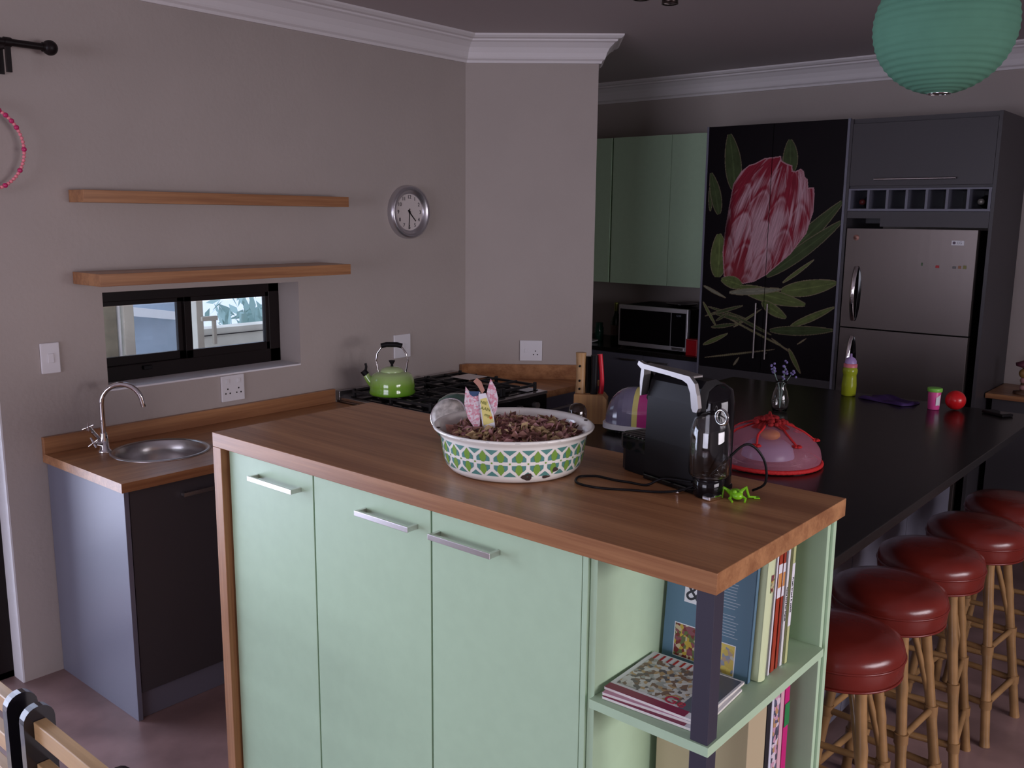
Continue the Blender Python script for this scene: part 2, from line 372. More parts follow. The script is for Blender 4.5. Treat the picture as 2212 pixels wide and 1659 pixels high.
for i in range(420):
    c = Vector((-3.4+rr.gauss(0, 0.35), 5.75+abs(rr.gauss(0, 0.8)), 0.45+abs(rr.gauss(0, 0.45)))); d = Vector((rr.gauss(0, 1), rr.gauss(0, 1), rr.uniform(0.3, 2))).normalized()*rr.uniform(0.12, 0.28)
    s_ = d.cross(Vector((rr.gauss(0, 1), rr.gauss(0, 1), 0.2))).normalized()*0.03
    sh.add([c, c+d*0.5+s_, c+d, c+d*0.5-s_], [(0, 1, 2, 3)])
for k in range(7): sh.cyl((-3.4, 5.8+k*0.3, 0), (-3.4+rr.gauss(0, .2), 5.8+k*0.3+rr.gauss(0, .2), 1.0), 0.02, n=6)
o = sh.build('garden_shrub', M['outside_green']); tag(o, 'grey green shrub behind the garden wall seen through the right pane', 'shrub')
o = MB().box((-9, -4, -0.12), (-0.6, 14, -0.02)).build('floor_outside', pale); o['kind'] = 'structure'

# ================================================================== sink run
st = thing('countertop', 'timber countertop with round sink cut-out under the small window', 'countertop', (0.31, 2.75, 0.866))
def plate_hole(mb, x0, x1, y0, y1, z0, z1, cx, cy, r, n=48):
    out = []
    for k in range(n):
        a = 2*PI*k/n; c, s = math.cos(a), math.sin(a)
        t = min([((x1 if c > 0 else x0)-cx)/c if abs(c) > 1e-9 else 1e9, ((y1 if s > 0 else y0)-cy)/s if abs(s) > 1e-9 else 1e9])
        out.append((cx+c*t, cy+s*t))
    for q in [(x0, y0), (x1, y0), (x1, y1), (x0, y1)]:
        k = min(range(n), key=lambda i: (out[i][0]-q[0])**2+(out[i][1]-q[1])**2); out[k] = q
    inn = [(cx+r*math.cos(2*PI*k/n), cy+r*math.sin(2*PI*k/n)) for k in range(n)]
    for z, rev in ((z1, False), (z0, True)):
        vs = [(x, y, z) for x, y in out]+[(x, y, z) for x, y in inn]
        fs = [(k, (k+1) % n, n+(k+1) % n, n+k) for k in range(n)]
        mb.add(vs, [tuple(reversed(f)) for f in fs] if rev else fs)
    mb.add([(x, y, z0) for x, y in inn]+[(x, y, z1) for x, y in inn], [(k, n+k, n+(k+1) % n, (k+1) % n) for k in range(n)])
    mb.add([(x, y, z0) for x, y in out]+[(x, y, z1) for x, y in out], [(k, (k+1) % n, n+(k+1) % n, n+k) for k in range(n)])
mb = MB(); plate_hole(mb, 0.002, 0.62, 2.752, 3.40, 0.866, 0.90, 0.285, 3.085, 0.172); mb.box((0.002, 3.40, 0.866), (0.62, 4.165, 0.90))
mb.build('worktop', M['wood_y'], st, world=True)
MB().box((0.002, 2.752, 0.90), (0.024, 4.165, 0.965)).build('upstand', M['wood_y'], st, world=True, bevel=0.001)
sk = MB()
rs = 0.172
sk.lathe([(rs+0.016, 0.9002), (rs+0.016, 0.9035), (rs+0.003, 0.905), (rs-0.006, 0.898), (rs-0.010, 0.86), (rs-0.022, 0.78), (rs-0.055, 0.752), (0.03, 0.748), (0.028, 0.742), (0, 0.742)], (0.285, 3.085, 0), 56, caps=False)
o = sk.build('sink_bowl', M['steel'], None); tag(o, 'round stainless steel sink bowl set into the timber countertop', 'sink')
# tap
tp = thing('kitchen_tap', 'chrome swan neck tap with two cross handles beside the round sink', 'tap', (0.15, 2.925, 0.9006))
MB().lathe([(0.026, 0), (0.026, 0.008), (0.019, 0.014), (0.017, 0.06), (0.014, 0.075)], n=20).build('tap_body', M['chrome'], tp)
neck = [(0, 0, 0.06), (0, 0, 0.19)]+[(0.075*(1-math.cos(a))*0.62, 0.075*(1-math.cos(a))*0.95*0.82, 0.19+0.075*math.sin(a)) for a in [PI*k/12 for k in range(1, 12)]]+[(0.093, 0.122, 0.175)]
MB().tube(neck, 0.010, 12).build('spout', M['chrome'], tp)
for sgn, nm in ((-1, 0), (1, 1)):
    d = Vector((0.2, -0.75, 0.95)).normalized() if sgn < 0 else Vector((-0.35, -0.35, 0.9)).normalized()
    st0 = Vector((0, -0.012, 0.045))
    if sgn > 0: st0 = Vector((0.0, 0.0, 0.03))
    mbh = MB(); e = st0+d*(0.085 if sgn < 0 else 0.07)
    if sgn > 0: e = st0+Vector((0.03, -0.055, 0.02)); d = (e-st0).normalized()
    mbh.cyl(st0, e, 0.008, n=10)
    s1 = d.orthogonal().normalized(); s2 = d.cross(s1)
    for q in (s1, s2): mbh.cyl(e-q*0.023, e+q*0.023, 0.0042, n=8)
    mbh.sphere(e, 0.008, 10, 6)
    mbh.build('cross_handle', M['chrome'], tp)
# cabinet
cb = thing('sink_cabinet', 'grey base cabinet under the timber sink countertop with doors coloured darker for shade', 'cabinet', (0.3, 3.4, 0))
MB().box((0.002, 2.766, 0), (0.604, 2.784, 0.865)).build('end_panel', M['grey_board'], cb, world=True, bevel=0.001)
MB().box((0.002, 2.785, 0.10), (0.58, 4.15, 0.72)).box((0.46, 2.785, 0.72), (0.58, 4.15, 0.865)).box((0.5, 2.785, 0), (0.53, 4.15, 0.10)).build('carcass', M['dark_board'], cb, world=True)
MB().box((0.575, 2.785, 0.001), (0.590, 4.15, 0.098)).build('plinth', M['grey_board'], cb, world=True)
for ya, yb in ((2.787, 3.24), (3.244, 3.695), (3.699, 4.148)):
    dd = MB().box((0.584, ya, 0.103), (0.602, yb, 0.862)).build('door', M['dark_board'], cb, world=True, bevel=0.001)  # charcoal colour stands in for the island's shade on these doors
    MB().box((0.604, yb-0.26, 0.805), (0.624, yb-0.25, 0.815)).box((0.604, yb-0.10, 0.805), (0.624, yb-0.09, 0.815)).box((0.622, yb-0.26, 0.803), (0.628, yb-0.09, 0.817)).build('handle', M['satin'], dd, world=True)

# ---- floating shelves
for nm, ya, yb, zb, zt, dep, lab in (('s', 2.926, 4.195, 1.8554, 1.902, 0.122, 'upper timber floating shelf on the wall above the small window'), ('s', 2.919, 4.115, 1.545, 1.592, 0.222, 'lower timber floating shelf just above the small window')):
    o = MB().box((0.001, ya, zb), (dep, yb, zt)).build('floating_shelf', M['wood_y'], bevel=0.0015); tag(o, lab, 'shelf')

# ---- wall plates
def wall_plate(lab, cat, kind, M4, w, h):
    t = thing('wall_socket' if kind != 'switch' else 'light_switch', lab, cat); t.matrix_basis = M4
    MB().box((-w/2, 0, -h/2), (w/2, 0.009, h/2)).build('cover_plate', M['white_plastic'], t, bevel=0.003)
    if kind == 'switch': MB().box((-0.012, 0.009, -0.018), (0.012, 0.013, 0.018)).build('rocker', M['white_plastic'], t, bevel=0.002)
    else:
        for sx in ([-0.028, 0.028] if kind == 'double' else [-0.026]):
            hm = MB()
            for dx, dz in ((0, -0.002), (-0.011, -0.022), (0.011, -0.022)):
                hm.cyl((sx+dx, 0.0088, dz), (sx+dx, 0.0096, dz), 0.0038, n=10)
            hm.build('pin_holes', M['dark_hole'], t)
        for sx in ([-0.028, 0.028] if kind == 'double' else [0.030]):
            MB().box((sx-0.008, 0.009, 0.024 if kind == 'double' else -0.012), (sx+0.008, 0.0125, 0.044 if kind == 'double' else 0.012)).build('rocker', M['white_plastic'], t, bevel=0.0015)
    return t
def on_left(y, z): return Matrix.Translation((0.0005, y, z)) @ Matrix.Rotation(-PI/2, 4, 'Z')
# local +y must point into the room (+x): rotate so that (0,1,0)->(1,0,0); local x then runs to -y, so holes are mirrored
wall_plate('blank white wall plate at the left, beside the small window', 'switch', 'switch', on_left(2.808, 1.267), 0.072, 0.118)
wall_plate('white double socket below the small window', 'socket', 'double', on_left(3.597, 1.045), 0.118, 0.118)
wall_plate('white switch plate on the wall behind the green kettle', 'switch', 'switch', on_left(4.635, 1.133), 0.118, 0.125)
dv = Vector((0.564, 0.4575, 0)).normalized(); nv = Vector((dv.y, -dv.x, 0))
tt = wall_plate('white socket on the angled wall above the timber upstand', 'socket', 'single', Matrix.Identity(4), 0.128, 0.118)
tt.location = (0.2935+nv.x*0.0005, 5.371+nv.y*0.0005, 1.062); tt.rotation_euler = (0, 0, math.atan2(nv.y, nv.x)-PI/2)

# ---- wall clock
ck = thing('wall_clock', 'round silver wall clock with a pale face on the wall behind the kettle', 'clock', (0.001, 4.686, 1.836))
ck.rotation_euler = (0, 0, PI/2)      # local -y faces the room
def facing(p): return p
Rx = Matrix.Rotation(PI/2, 4, 'X')    # lathe axis z -> -y
MB().lathe([(0.138, 0), (0.138, 0.020), (0.134, 0.034), (0.126, 0.040), (0.112, 0.036), (0.096, 0.022), (0.094, 0.018), (0.094, 0.0)], n=56, M4=Rx, caps=False).build('clock_rim', mat('clock_silver', (0.55, 0.53, 0.56), 0.3, 0.9), ck)
MB().lathe([(0.0, 0.0165), (0.0945, 0.0165)], n=40, M4=Rx, smooth=False, caps=False).build('clock_face', flat('clock_dial', (0.62, 0.56, 0.54), 0.5), ck)
dk = flat('clock_ink', (0.02, 0.02, 0.035), 0.5)
for k in range(1, 13):
    a = PI/2-2*PI*k/12; c = Vector((0.078*math.cos(a), -0.0175, 0.078*math.sin(a)))
    text_mesh('numeral', str(k), 0.027, dk, ck, Matrix.Translation(c) @ Matrix.Rotation(PI/2, 4, 'X'), extrude=0.0004)
def hand(ang, ln, w, tail, nm):
    a = PI/2-ang; d = Vector((math.cos(a), 0, math.sin(a))); s = Vector((-d.z, 0, d.x)); y = -0.019 if nm == 'hour_hand' else -0.0205
    b = Vector((0, y, 0)); q = Vector((0, 0.0008, 0))
    pts = [b-d*tail-s*w, b-d*tail+s*w, b+d*ln+s*w*0.7, b+d*ln-s*w*0.7]
    mb = MB(); mb.add(pts+[p+q for p in pts], [(0, 1, 2, 3), (7, 6, 5, 4), (0, 4, 5, 1), (1, 5, 6, 2), (2, 6, 7, 3), (3, 7, 4, 0)])
    mb.build(nm, M['black'], ck)
hand(2*PI*(4.53/12), 0.064, 0.0036, 0.014, 'hour_hand'); hand(2*PI*(30.7/60), 0.088, 0.0025, 0.018, 'minute_hand')
MB().lathe([(0.006, 0.017), (0.006, 0.0225), (0, 0.0225)], n=14, M4=Rx, caps=False).build('hub', M['black'], ck)

# ---- curtain rod and bead ring at the far left
cr = thing('curtain_rod', 'dark metal curtain rod with ball finial at the top left of the wall', 'curtain rod', (0.08, 2.72, 2.395))
MB().cyl((0.08, 0.3, 2.401), (0.08, 2.84, 2.401), 0.0125, n=14).build('rod', M['alu'], cr, world=True)
MB().sphere((0.08, 2.862, 2.401), 0.027, 18, 12).cyl((0.08, 2.835, 2.401), (0.08, 2.845, 2.401), 0.017, n=12).build('finial', M['alu'], cr, world=True)
MB().box((0.001, 2.706, 2.30), (0.010, 2.728, 2.40)).cyl((0.005, 2.716, 2.39), (0.078, 2.716, 2.388), 0.009, n=8).cyl((0.080, 2.704, 2.401), (0.080, 2.728, 2.401), 0.0165, n=12).box((0.072, 2.708, 2.300), (0.086, 2.724, 2.390)).build('bracket', M['alu'], cr, world=True)
br = thing('bead_ring', 'ring of pink and magenta beads hanging by the wall edge at the far left', 'bead ring', (0.05, 2.606, 2.04))
MB().cyl((0.05, 2.606, 2.19), (0.078, 2.606, 2.389), 0.0015, n=6).tube(arc((0.05, 2.606, 2.04), 0.150, 0, 2*PI, 60, 'yz')[:-1], 0.0016, 6, closed=True).tube(arc((0.080, 2.606, 2.401), 0.0145, 0, 2*PI, 20, 'xz')[:-1], 0.0015, 6, closed=True).build('cord', M['magenta_bead'], br, world=True)
NB = 72
bp1 = MB().sphere((0, 0, 0), 0.0066, 10, 6).build('bead', M['pink_bead'], br); bp2 = MB().sphere((0, 0, 0), 0.0092, 12, 7).build('bead', M['magenta_bead'], br)
fst = {0: True, 1: True}
for k in range(NB):
    a = 2*PI*k/NB; big = (k % 6 == 0) or (8 <= k <= 18 and k % 2 == 0)
    src = bp2 if big else bp1
    if fst[1 if big else 0]: ob = src; fst[1 if big else 0] = False
    else: ob = src.copy(); COL.objects.link(ob); ob.parent = br
    ob.location = (0, 0.150*math.cos(a), 0.150*math.sin(a))

# ================================================================== cooker
SY0, SY1 = 4.185, 5.045
ck2 = thing('gas_cooker', 'stainless gas range cooker with black cast iron grates under the kettle', 'cooker', (0.33, 4.615, 0))
MB().box((0.03, SY0, 0.10), (0.62, SY1, 0.905)).build('body', M['steel'], ck2, world=True, bevel=0.003)
MB().box((0.06, SY0+0.02, 0.001), (0.58, SY1-0.02, 0.099)).build('plinth', M['black'], ck2, world=True)
MB().box((0.03, SY0, 0.906), (0.675, SY1, 0.922)).build('hob_plate', M['steel'], ck2, world=True, bevel=0.002)
MB().box((0.075, SY0+0.035, 0.9225), (0.635, SY1-0.03, 0.926)).build('hob_well', M['gloss_black'], ck2, world=True)
MB().box((0.003, SY0, 0.906), (0.030, SY1, 0.952)).build('rear_rail', M['steel'], ck2, world=True, bevel=0.002)
MB().box((0.622, SY0+0.003, 0.805), (0.674, SY1-0.003, 0.904)).build('control_panel', M['black'], ck2, world=True, bevel=0.004)
dd = MB().box((0.622, SY0+0.01, 0.13), (0.650, SY1-0.01, 0.795)).build('oven_door', M['gloss_black'], ck2, world=True, bevel=0.003)
MB().cyl((0.69, SY0+0.06, 0.755), (0.69, SY1-0.06, 0.755), 0.010).cyl((0.648, SY0+0.1, 0.755), (0.69, SY0+0.1, 0.755), 0.007).cyl((0.648, SY1-0.1, 0.755), (0.69, SY1-0.1, 0.755), 0.007).build('door_handle', M['chrome'], dd, world=True)
for k in range(6):
    y = SY0+0.10+k*0.13; MB().cyl((0.674, y, 0.86), (0.70, y, 0.86), 0.018, n=16).build('knob', M['satin'], ck2, world=True)
burn = [(0.21, SY0+0.16, 0.042), (0.50, SY0+0.16, 0.034), (0.355, SY0+0.43, 0.055), (0.21, SY0+0.70, 0.036), (0.50, SY0+0.70, 0.042)]
for x, y, r in burn:
    MB().lathe([(r*1.15, 0.9262), (r*1.15, 0.932), (r, 0.936), (r, 0.944), (0, 0.945)], (x, y, 0), 24, caps=False).build('burner', M['iron'], ck2, world=True)
for i, (ya, yb) in enumerate(((SY0+0.05, SY0+0.285), (SY0+0.305, SY0+0.545), (SY0+0.565, SY1-0.045))):
    g = MB(); t = 0.006; xa, xb = 0.085, 0.625
    for x in (xa, xb): g.box((x-t, ya, 0.945), (x+t, yb, 0.957))
    for y in (ya, yb): g.box((xa, y-t, 0.945), (xb, y+t, 0.957))
    ym = (ya+yb)/2
    g.box((xa, ym-t*.8, 0.950), (xb, ym+t*.8, 0.962))
    for x in (0.21, 0.355, 0.50): g.box((x-t*.8, ya, 0.950), (x+t*.8, yb, 0.962))
    for x in (xa, xb, 0.355):
        for y in (ya, yb): g.box((x-0.007, y-0.007, 0.9262), (x+0.007, y+0.007, 0.966))
    g.build('grate', M['iron'], ck2, world=True, bevel=0.0015)
o = MB().box((0.20, SY0+0.62, 0.9655), (0.34, SY0+0.76, 0.9685)).build('steel_plate', M['satin'], None, bevel=0.001)
o.rotation_euler = (0, 0, 0); tag(o, 'flat pale metal trivet plate lying on the rear grate of the cooker', 'trivet')

# ---- kettle on the near burner
kt = thing('whistling_kettle', 'green enamel kettle with black topped hoop handle on the cooker', 'kettle', (0.335, 4.262, 0.9665), 0)
kt.rotation_euler = (0, 0, math.radians(40))
MB().lathe([(0.090, 0), (0.108, 0.004), (0.112, 0.014), (0.107, 0.026), (0.108, 0.045), (0.105, 0.075), (0.094, 0.098), (0.072, 0.110), (0.052, 0.113)], n=40).build('kettle_body', M['kettle_green'], kt)
lid = MB().lathe([(0.056, 0.112), (0.056, 0.117), (0.048, 0.126), (0.028, 0.134), (0.0, 0.137)], n=32, caps=False).build('lid', M['kettle_green'], kt)
MB().lathe([(0.007, 0.134), (0.006, 0.146), (0.015, 0.162), (0.015, 0.166), (0, 0.166)], n=16, caps=False).build('lid_knob', M['black'], lid)
MB().tube(smooth_path([(-0.085, 0, 0.045), (-0.108, 0, 0.068), (-0.128, 0, 0.098)], 4), lambda t: 0.026-0.012*t, 14).build('spout', M['kettle_green'], kt)
MB().tube([(-0.124, 0, 0.094), (-0.140, 0, 0.114)], 0.016, 12).tube([(-0.128, 0, 0.112), (-0.124, 0, 0.135), (-0.128, 0, 0.150)], 0.006, 8).build('whistle', M['black'], kt)
hp = [(-0.064, 0, 0.102), (-0.070, 0, 0.130), (-0.076, 0, 0.165), (-0.070, 0, 0.200), (-0.050, 0, 0.228), (-0.045, 0, 0.234), (0.045, 0, 0.234), (0.050, 0, 0.228), (0.070, 0, 0.200), (0.076, 0, 0.165), (0.070, 0, 0.130), (0.064, 0, 0.102)]
MB().tube(hp, 0.0055, 10, flat=(1.6, 0.8)).build('hoop', M['chrome'], kt)
MB().tube([(-0.050, 0, 0.236), (-0.025, 0, 0.242), (0.025, 0, 0.242), (0.050, 0, 0.236)], 0.0125, 14).build('grip', M['black'], kt)

# ---- corner worktop with the angled upstand
cw = thing('corner_countertop', 'timber worktop beside the cooker with an angled upstand', 'countertop', (0.3, 5.2, 0.866))
MB().prism([(0.002, 5.052), (0.62, 5.052), (0.62, 5.60), (0.569, 5.586), (0.003, 5.129)], 0.866, 0.90).build('worktop', M['wood_x'], cw, world=True)
ux, uy = dv.x, dv.y
a0 = Vector((0.0, 5.133))+Vector((nv.x, nv.y))*0.001; b0 = Vector((0.564, 5.5905))+Vector((nv.x, nv.y))*0.001
tn = Vector((nv.x, nv.y))*0.022
a0 = a0+Vector((0.003, 0.0023))
MB().prism([tuple(a0), (a0.x+0.0, a0.y-0.055), (a0.x+0.020, a0.y-0.055), (a0.x+tn.x+0.010, a0.y+tn.y+0.008), (b0.x+tn.x, b0.y+tn.y), tuple(b0)], 0.9003, 0.983).build('upstand', M['wood_x'], cw, world=True, bevel=0.001)
cc = thing('corner_cabinet', 'grey base cabinet under the timber corner worktop', 'cabinet', (0.3, 5.3, 0))
MB().prism([(0.004, 5.055), (0.58, 5.055), (0.58, 5.58), (0.566, 5.572), (0.004, 5.116)], 0.08, 0.865).build('carcass', M['grey_board'], cc, world=True)
dd = MB().box((0.582, 5.058, 0.10), (0.600, 5.585, 0.862)).build('door', M['grey_board'], cc, world=True, bevel=0.001)
MB().box((0.602, 5.15, 0.79), (0.622, 5.16, 0.80)).box((0.602, 5.31, 0.79), (0.622, 5.32, 0.80)).box((0.620, 5.15, 0.789), (0.625, 5.32, 0.801)).build('handle', M['satin'], dd, world=True)
MB().box((0.1, 5.058, 0.001), (0.55, 5.4, 0.079)).build('plinth', M['dark_board'], cc, world=True)

# ================================================================== island
IX0, IX1, IY0, IY1, IZB, IZ = 1.321, 2.911, 2.682, 3.278, 1.166, 1.207
isl = thing('island_unit', 'mint green island cabinet with timber top and waterfall end and an open corner shelf', 'cabinet', (2.1, 2.98, 0))
MB().box((IX0, IY0, IZB), (IX1, IY1, IZ)).build('timber_top', M['wood_x'], isl, world=True, bevel=0.0015)
MB().box((IX0, IY0, 0.0), (IX0+0.04, IY1, IZB-0.0005)).build('waterfall_end', M['wood_z'], isl, world=True, bevel=0.0015)
MB().box((1.364, 2.722, 0.12), (2.607, 3.272, IZB-0.001)).box((1.364, 2.76, 0), (2.607, 3.23, 0.12)).build('carcass', M['green'], isl, world=True)
for i, (xa, xb, hx) in enumerate(((1.372, 1.750, 1.506), (1.755, 2.180, 1.952), (2.185, 2.607, 2.204))):
    dd = MB().box((xa, 2.702, 0.335 if i == 1 else 0.125), (xb, 2.7205, IZB-0.004)).build('door', M['green'], isl, world=True, bevel=0.0012)
    if i == 1: pass
    h0, h1, hz = hx, hx+(0.196 if i == 0 else 0.187), 1.110
    MB().box((h0, 2.672, hz-0.006), (h0+0.008, 2.7015, hz+0.006)).box((h1-0.008, 2.672, hz-0.006), (h1, 2.7015, hz+0.006)).box((h0, 2.668, hz-0.0065), (h1, 2.674, hz+0.0065)).build('handle', M['satin'], dd, world=True, bevel=0.0008)
MB().box((1.755, 2.702, 0.125), (2.180, 2.7205, 0.331)).build('drawer', M['green'], isl, world=True, bevel=0.0012)
MB().box((2.6085, 2.702, 0.0), (2.622, 3.272, IZB-0.001)).build('side_panel', M['green'], isl, world=True, bevel=0.001)
MB().box((2.6235, 2.708, 0.0), (2.640, 3.256, IZB-0.001)).build('shelf_divider', M['green'], isl, world=True, bevel=0.001)
MB().box((2.6405, 3.222, 0.0), (2.896, 3.238, IZB-0.001)).build('back_panel', M['green'], isl, world=True, bevel=0.001)
MB().box((2.6405, 3.240, 0.0), (2.902, 3.256, IZB-0.001)).build('outer_back_panel', M['green'], isl, world=True, bevel=0.001)
SZ = 0.868
# shelf boards are notched round the corner post
def shelf_board(z1, lab=None):
    pts = [(2.6405, 2.690), (2.906, 2.690), (2.906, 3.2215), (2.6405, 3.2215)]
    MB().prism(pts, z1-0.019, z1).build('shelf', M['green'], isl, world=True, bevel=0.001)
shelf_board(SZ); shelf_board(0.52); shelf_board(0.16)
MB().box((2.866, 2.694, SZ+0.0003), (2.902, 2.730, IZB-0.0005)).box((2.866, 2.694, 0.5203), (2.902, 2.730, SZ-0.0195)).box((2.866, 2.694, 0), (2.902, 2.730, 0.5005)).build('corner_post', M['post'], isl, world=True, bevel=0.001)

# ---- books standing on the upper shelf, spines to the right
def book(lab, y0, th, depth, h, xr, colr, spine=None, lean=0.0, group='books standing on the upper island shelf', z=SZ, extra=None, pages=True, roundspine=False):
    """spine at x=xr facing +x; y0 = near face at the foot; lean tilts the top away from the camera (radians)"""
    t = thing('book', lab, 'book', (xr, y0, z+0.0006+th*math.sin(lean)), 0, group)
    t.rotation_euler = (-lean, 0, 0)
    cm = flat('book_cover', colr, 0.35); c = 0.0022
    mb = MB().box((-depth, 0, 0), (0, c, h)).box((-depth, th-c, 0), (0, th, h))
    if roundspine: mb.prism([(0, 0), (0.004, th*0.2), (0.0055, th*0.5), (0.004, th*0.8), (0, th), (-0.002, th), (-0.002, 0)], 0, h)
    else: mb.box((-0.0024, 0, 0), (0.0, th, h))
    mb.build('cover', cm, t, bevel=0.0006)
    MB().box((-depth+0.004, c, 0.003), (-0.003, th-c, h-0.003)).build('pages', M['page'], t)
    if extra: extra(t, th, h, depth)
    return t
M['page'] = mat('book_pages', (0.72, 0.68, 0.62), 0.8, noise=0.1, nscale=90)
def photo_mat(name, cols, scale):
    m = bpy.data.materials.new(name); m.use_nodes = True; nt = m.node_tree; b = nt.nodes['Principled BSDF']; b.inputs['Roughness'].default_value = 0.35
    tc = nt.nodes.new('ShaderNodeTexCoord'); v = nt.nodes.new('ShaderNodeTexVoronoi'); v.inputs['Scale'].default_value = scale
    nt.links.new(tc.outputs['Object'], v.inputs['Vector'])
    sp = nt.nodes.new('ShaderNodeSeparateColor'); nt.links.new(v.outputs['Color'], sp.inputs[0])
    r = nt.nodes.new('ShaderNodeValToRGB'); r.color_ramp.interpolation = 'CONSTANT'
    while len(r.color_ramp.elements) < len(cols): r.color_ramp.elements.new(0.5)
    for i, (e, c) in enumerate(zip(r.color_ramp.elements, cols)): e.position = i/len(cols); e.color = (*c, 1)
    nt.links.new(sp.outputs[0], r.inputs['Fac']); nt.links.new(r.outputs['Color'], b.inputs['Base Color'])
    return m
M['food'] = photo_mat('food_photo', [(0.16, 0.02, 0.02), (0.45, 0.32, 0.04), (0.10, 0.13, 0.04), (0.50, 0.42, 0.25), (0.22, 0.06, 0.08)], 130)
M['food2'] = photo_mat('salad_photo', [(0.55, 0.42, 0.10), (0.50, 0.48, 0.40), (0.25, 0.28, 0.35), (0.62, 0.50, 0.12), (0.40, 0.30, 0.22)], 95)
M['food3'] = photo_mat('magazine_photo', [(0.55, 0.54, 0.52), (0.20, 0.12, 0.08), (0.45, 0.30, 0.15), (0.60, 0.60, 0.60), (0.12, 0.10, 0.10), (0.35, 0.36, 0.35)], 110)
M['stripes'] = photo_mat('craft_spine_print', [(0.10, 0.10, 0.16), (0.65, 0.55, 0.62), (0.06, 0.06, 0.09), (0.55, 0.30, 0.40), (0.45, 0.25, 0.12)], 85)
paper_w = flat('white_paper', (0.74, 0.74, 0.78), 0.5); ink = flat('black_ink', (0.02, 0.02, 0.03), 0.5); grey_ink = flat('pale_blurb_ink', (0.35, 0.42, 0.50), 0.5)
TR = lambda x, y, z: Matrix.Translation((x, y, z))
RX = Matrix.Rotation(PI/2, 4, 'X')
def blue_extra(t, th, h, dp):
    MB().box((-0.160, -0.0006, 0.134), (-0.122, -0.0001, 0.186)).build('title_square', paper_w, t)
    text_mesh('ampersand', '&', 0.058, ink, t, TR(-0.140, -0.0008, 0.158) @ RX)
    for (x0_, x1_, z0_, z1_, m) in ((-0.176, -0.124, 0.010, 0.082, M['food']), (-0.085, -0.034, 0.006, 0.070, M['food2'])):
        MB().box((x0_-0.002, -0.0006, z0_-0.002), (x1_+0.002, -0.0001, z1_+0.002)).build('picture_border', paper_w, t)
        MB().box((x0_, -0.0010, z0_), (x1_, -0.0006, z1_)).build('picture', m, t)
    ln = MB(); r5 = random.Random(5)
    for k in range(9): ln.box((-0.098, -0.0006, 0.200-k*0.0065), (-0.030-r5.uniform(0, 0.012), -0.0001, 0.2016-k*0.0065))
    for k in range(8): ln.box((-0.098, -0.0006, 0.132-k*0.0065), (-0.030-r5.uniform(0, 0.014), -0.0001, 0.1336-k*0.0065))
    ln.build('blurb_text', grey_ink, t)
ZR = lambda: Matrix.Rotation(PI/2, 4, 'Z')
book('slate blue cookbook with an ampersand and food pictures, front of the upper shelf row', 2.952, 0.014, 0.205, 0.285, 2.853, (0.10, 0.19, 0.27), lean=0.075, extra=blue_extra)
def pale_extra(t, th, h, dp):
    MB().prism([(0.0055, th*0.5), (0.0052, th*0.3), (0.006, th*0.3), (0.0065, th*0.7), (0.0052, th*0.7)], h*0.70, h*0.84).build('spine_picture', M['food'], t)
book('thick pale green and cream cookbook with rounded spine on the upper shelf', 2.974, 0.030, 0.205, 0.272, 2.866, (0.62, 0.70, 0.42), lean=0.07, extra=pale_extra, roundspine=True)
book('slim white book right of the pale green cookbook on the upper shelf', 3.013, 0.010, 0.215, 0.287, 2.868, (0.74, 0.72, 0.76), lean=0.06)
def red_extra(t, th, h, dp):
    MB().box((0.0, 0.001, h*0.58), (0.0006, th-0.001, h*0.84)).build('spine_label', paper_w, t)
    MB().box((0.0006, 0.002, h*0.66), (0.001, th-0.002, h*0.77)).build('spine_picture', flat('orange_print', (0.62, 0.27, 0.08), 0.4), t)
book('brick red cookbook with white spine label on the upper shelf', 3.029, 0.019, 0.205, 0.283, 2.867, (0.36, 0.045, 0.02), lean=0.05, extra=red_extra)
book('second brick red book with orange spine label beside the first', 3.0525, 0.013, 0.205, 0.28, 2.867, (0.33, 0.04, 0.02), lean=0.045, extra=red_extra)
def wht_extra(t, th, h, dp):
    text_mesh('spine_text', 'home food for friends', 0.0085, ink, t, TR(0.0008, th/2, h*0.5) @ Matrix.Rotation(PI/2, 4, 'Z') @ RX @ Matrix.Rotation(-PI/2, 4, 'Z'))
book('thin white book with black spine lettering on the upper shelf', 3.070, 0.013, 0.205, 0.278, 2.869, (0.72, 0.72, 0.72), lean=0.045, extra=wht_extra)
def olive_extra(t, th, h, dp):
    MB().box((0.0, 0.001, h*0.30), (0.0006, th-0.001, h*0.80)).build('spine_label', paper_w, t)
    text_mesh('spine_text', 'Fresh bread & salads', 0.0095, ink, t, TR(0.0010, th/2, h*0.55) @ Matrix.Rotation(PI/2, 4, 'Z') @ RX @ Matrix.Rotation(-PI/2, 4, 'Z'))
book('olive and white book at the back end of the upper shelf row', 3.088, 0.015, 0.205, 0.282, 2.872, (0.50, 0.53, 0.25), lean=0.045, extra=olive_extra)
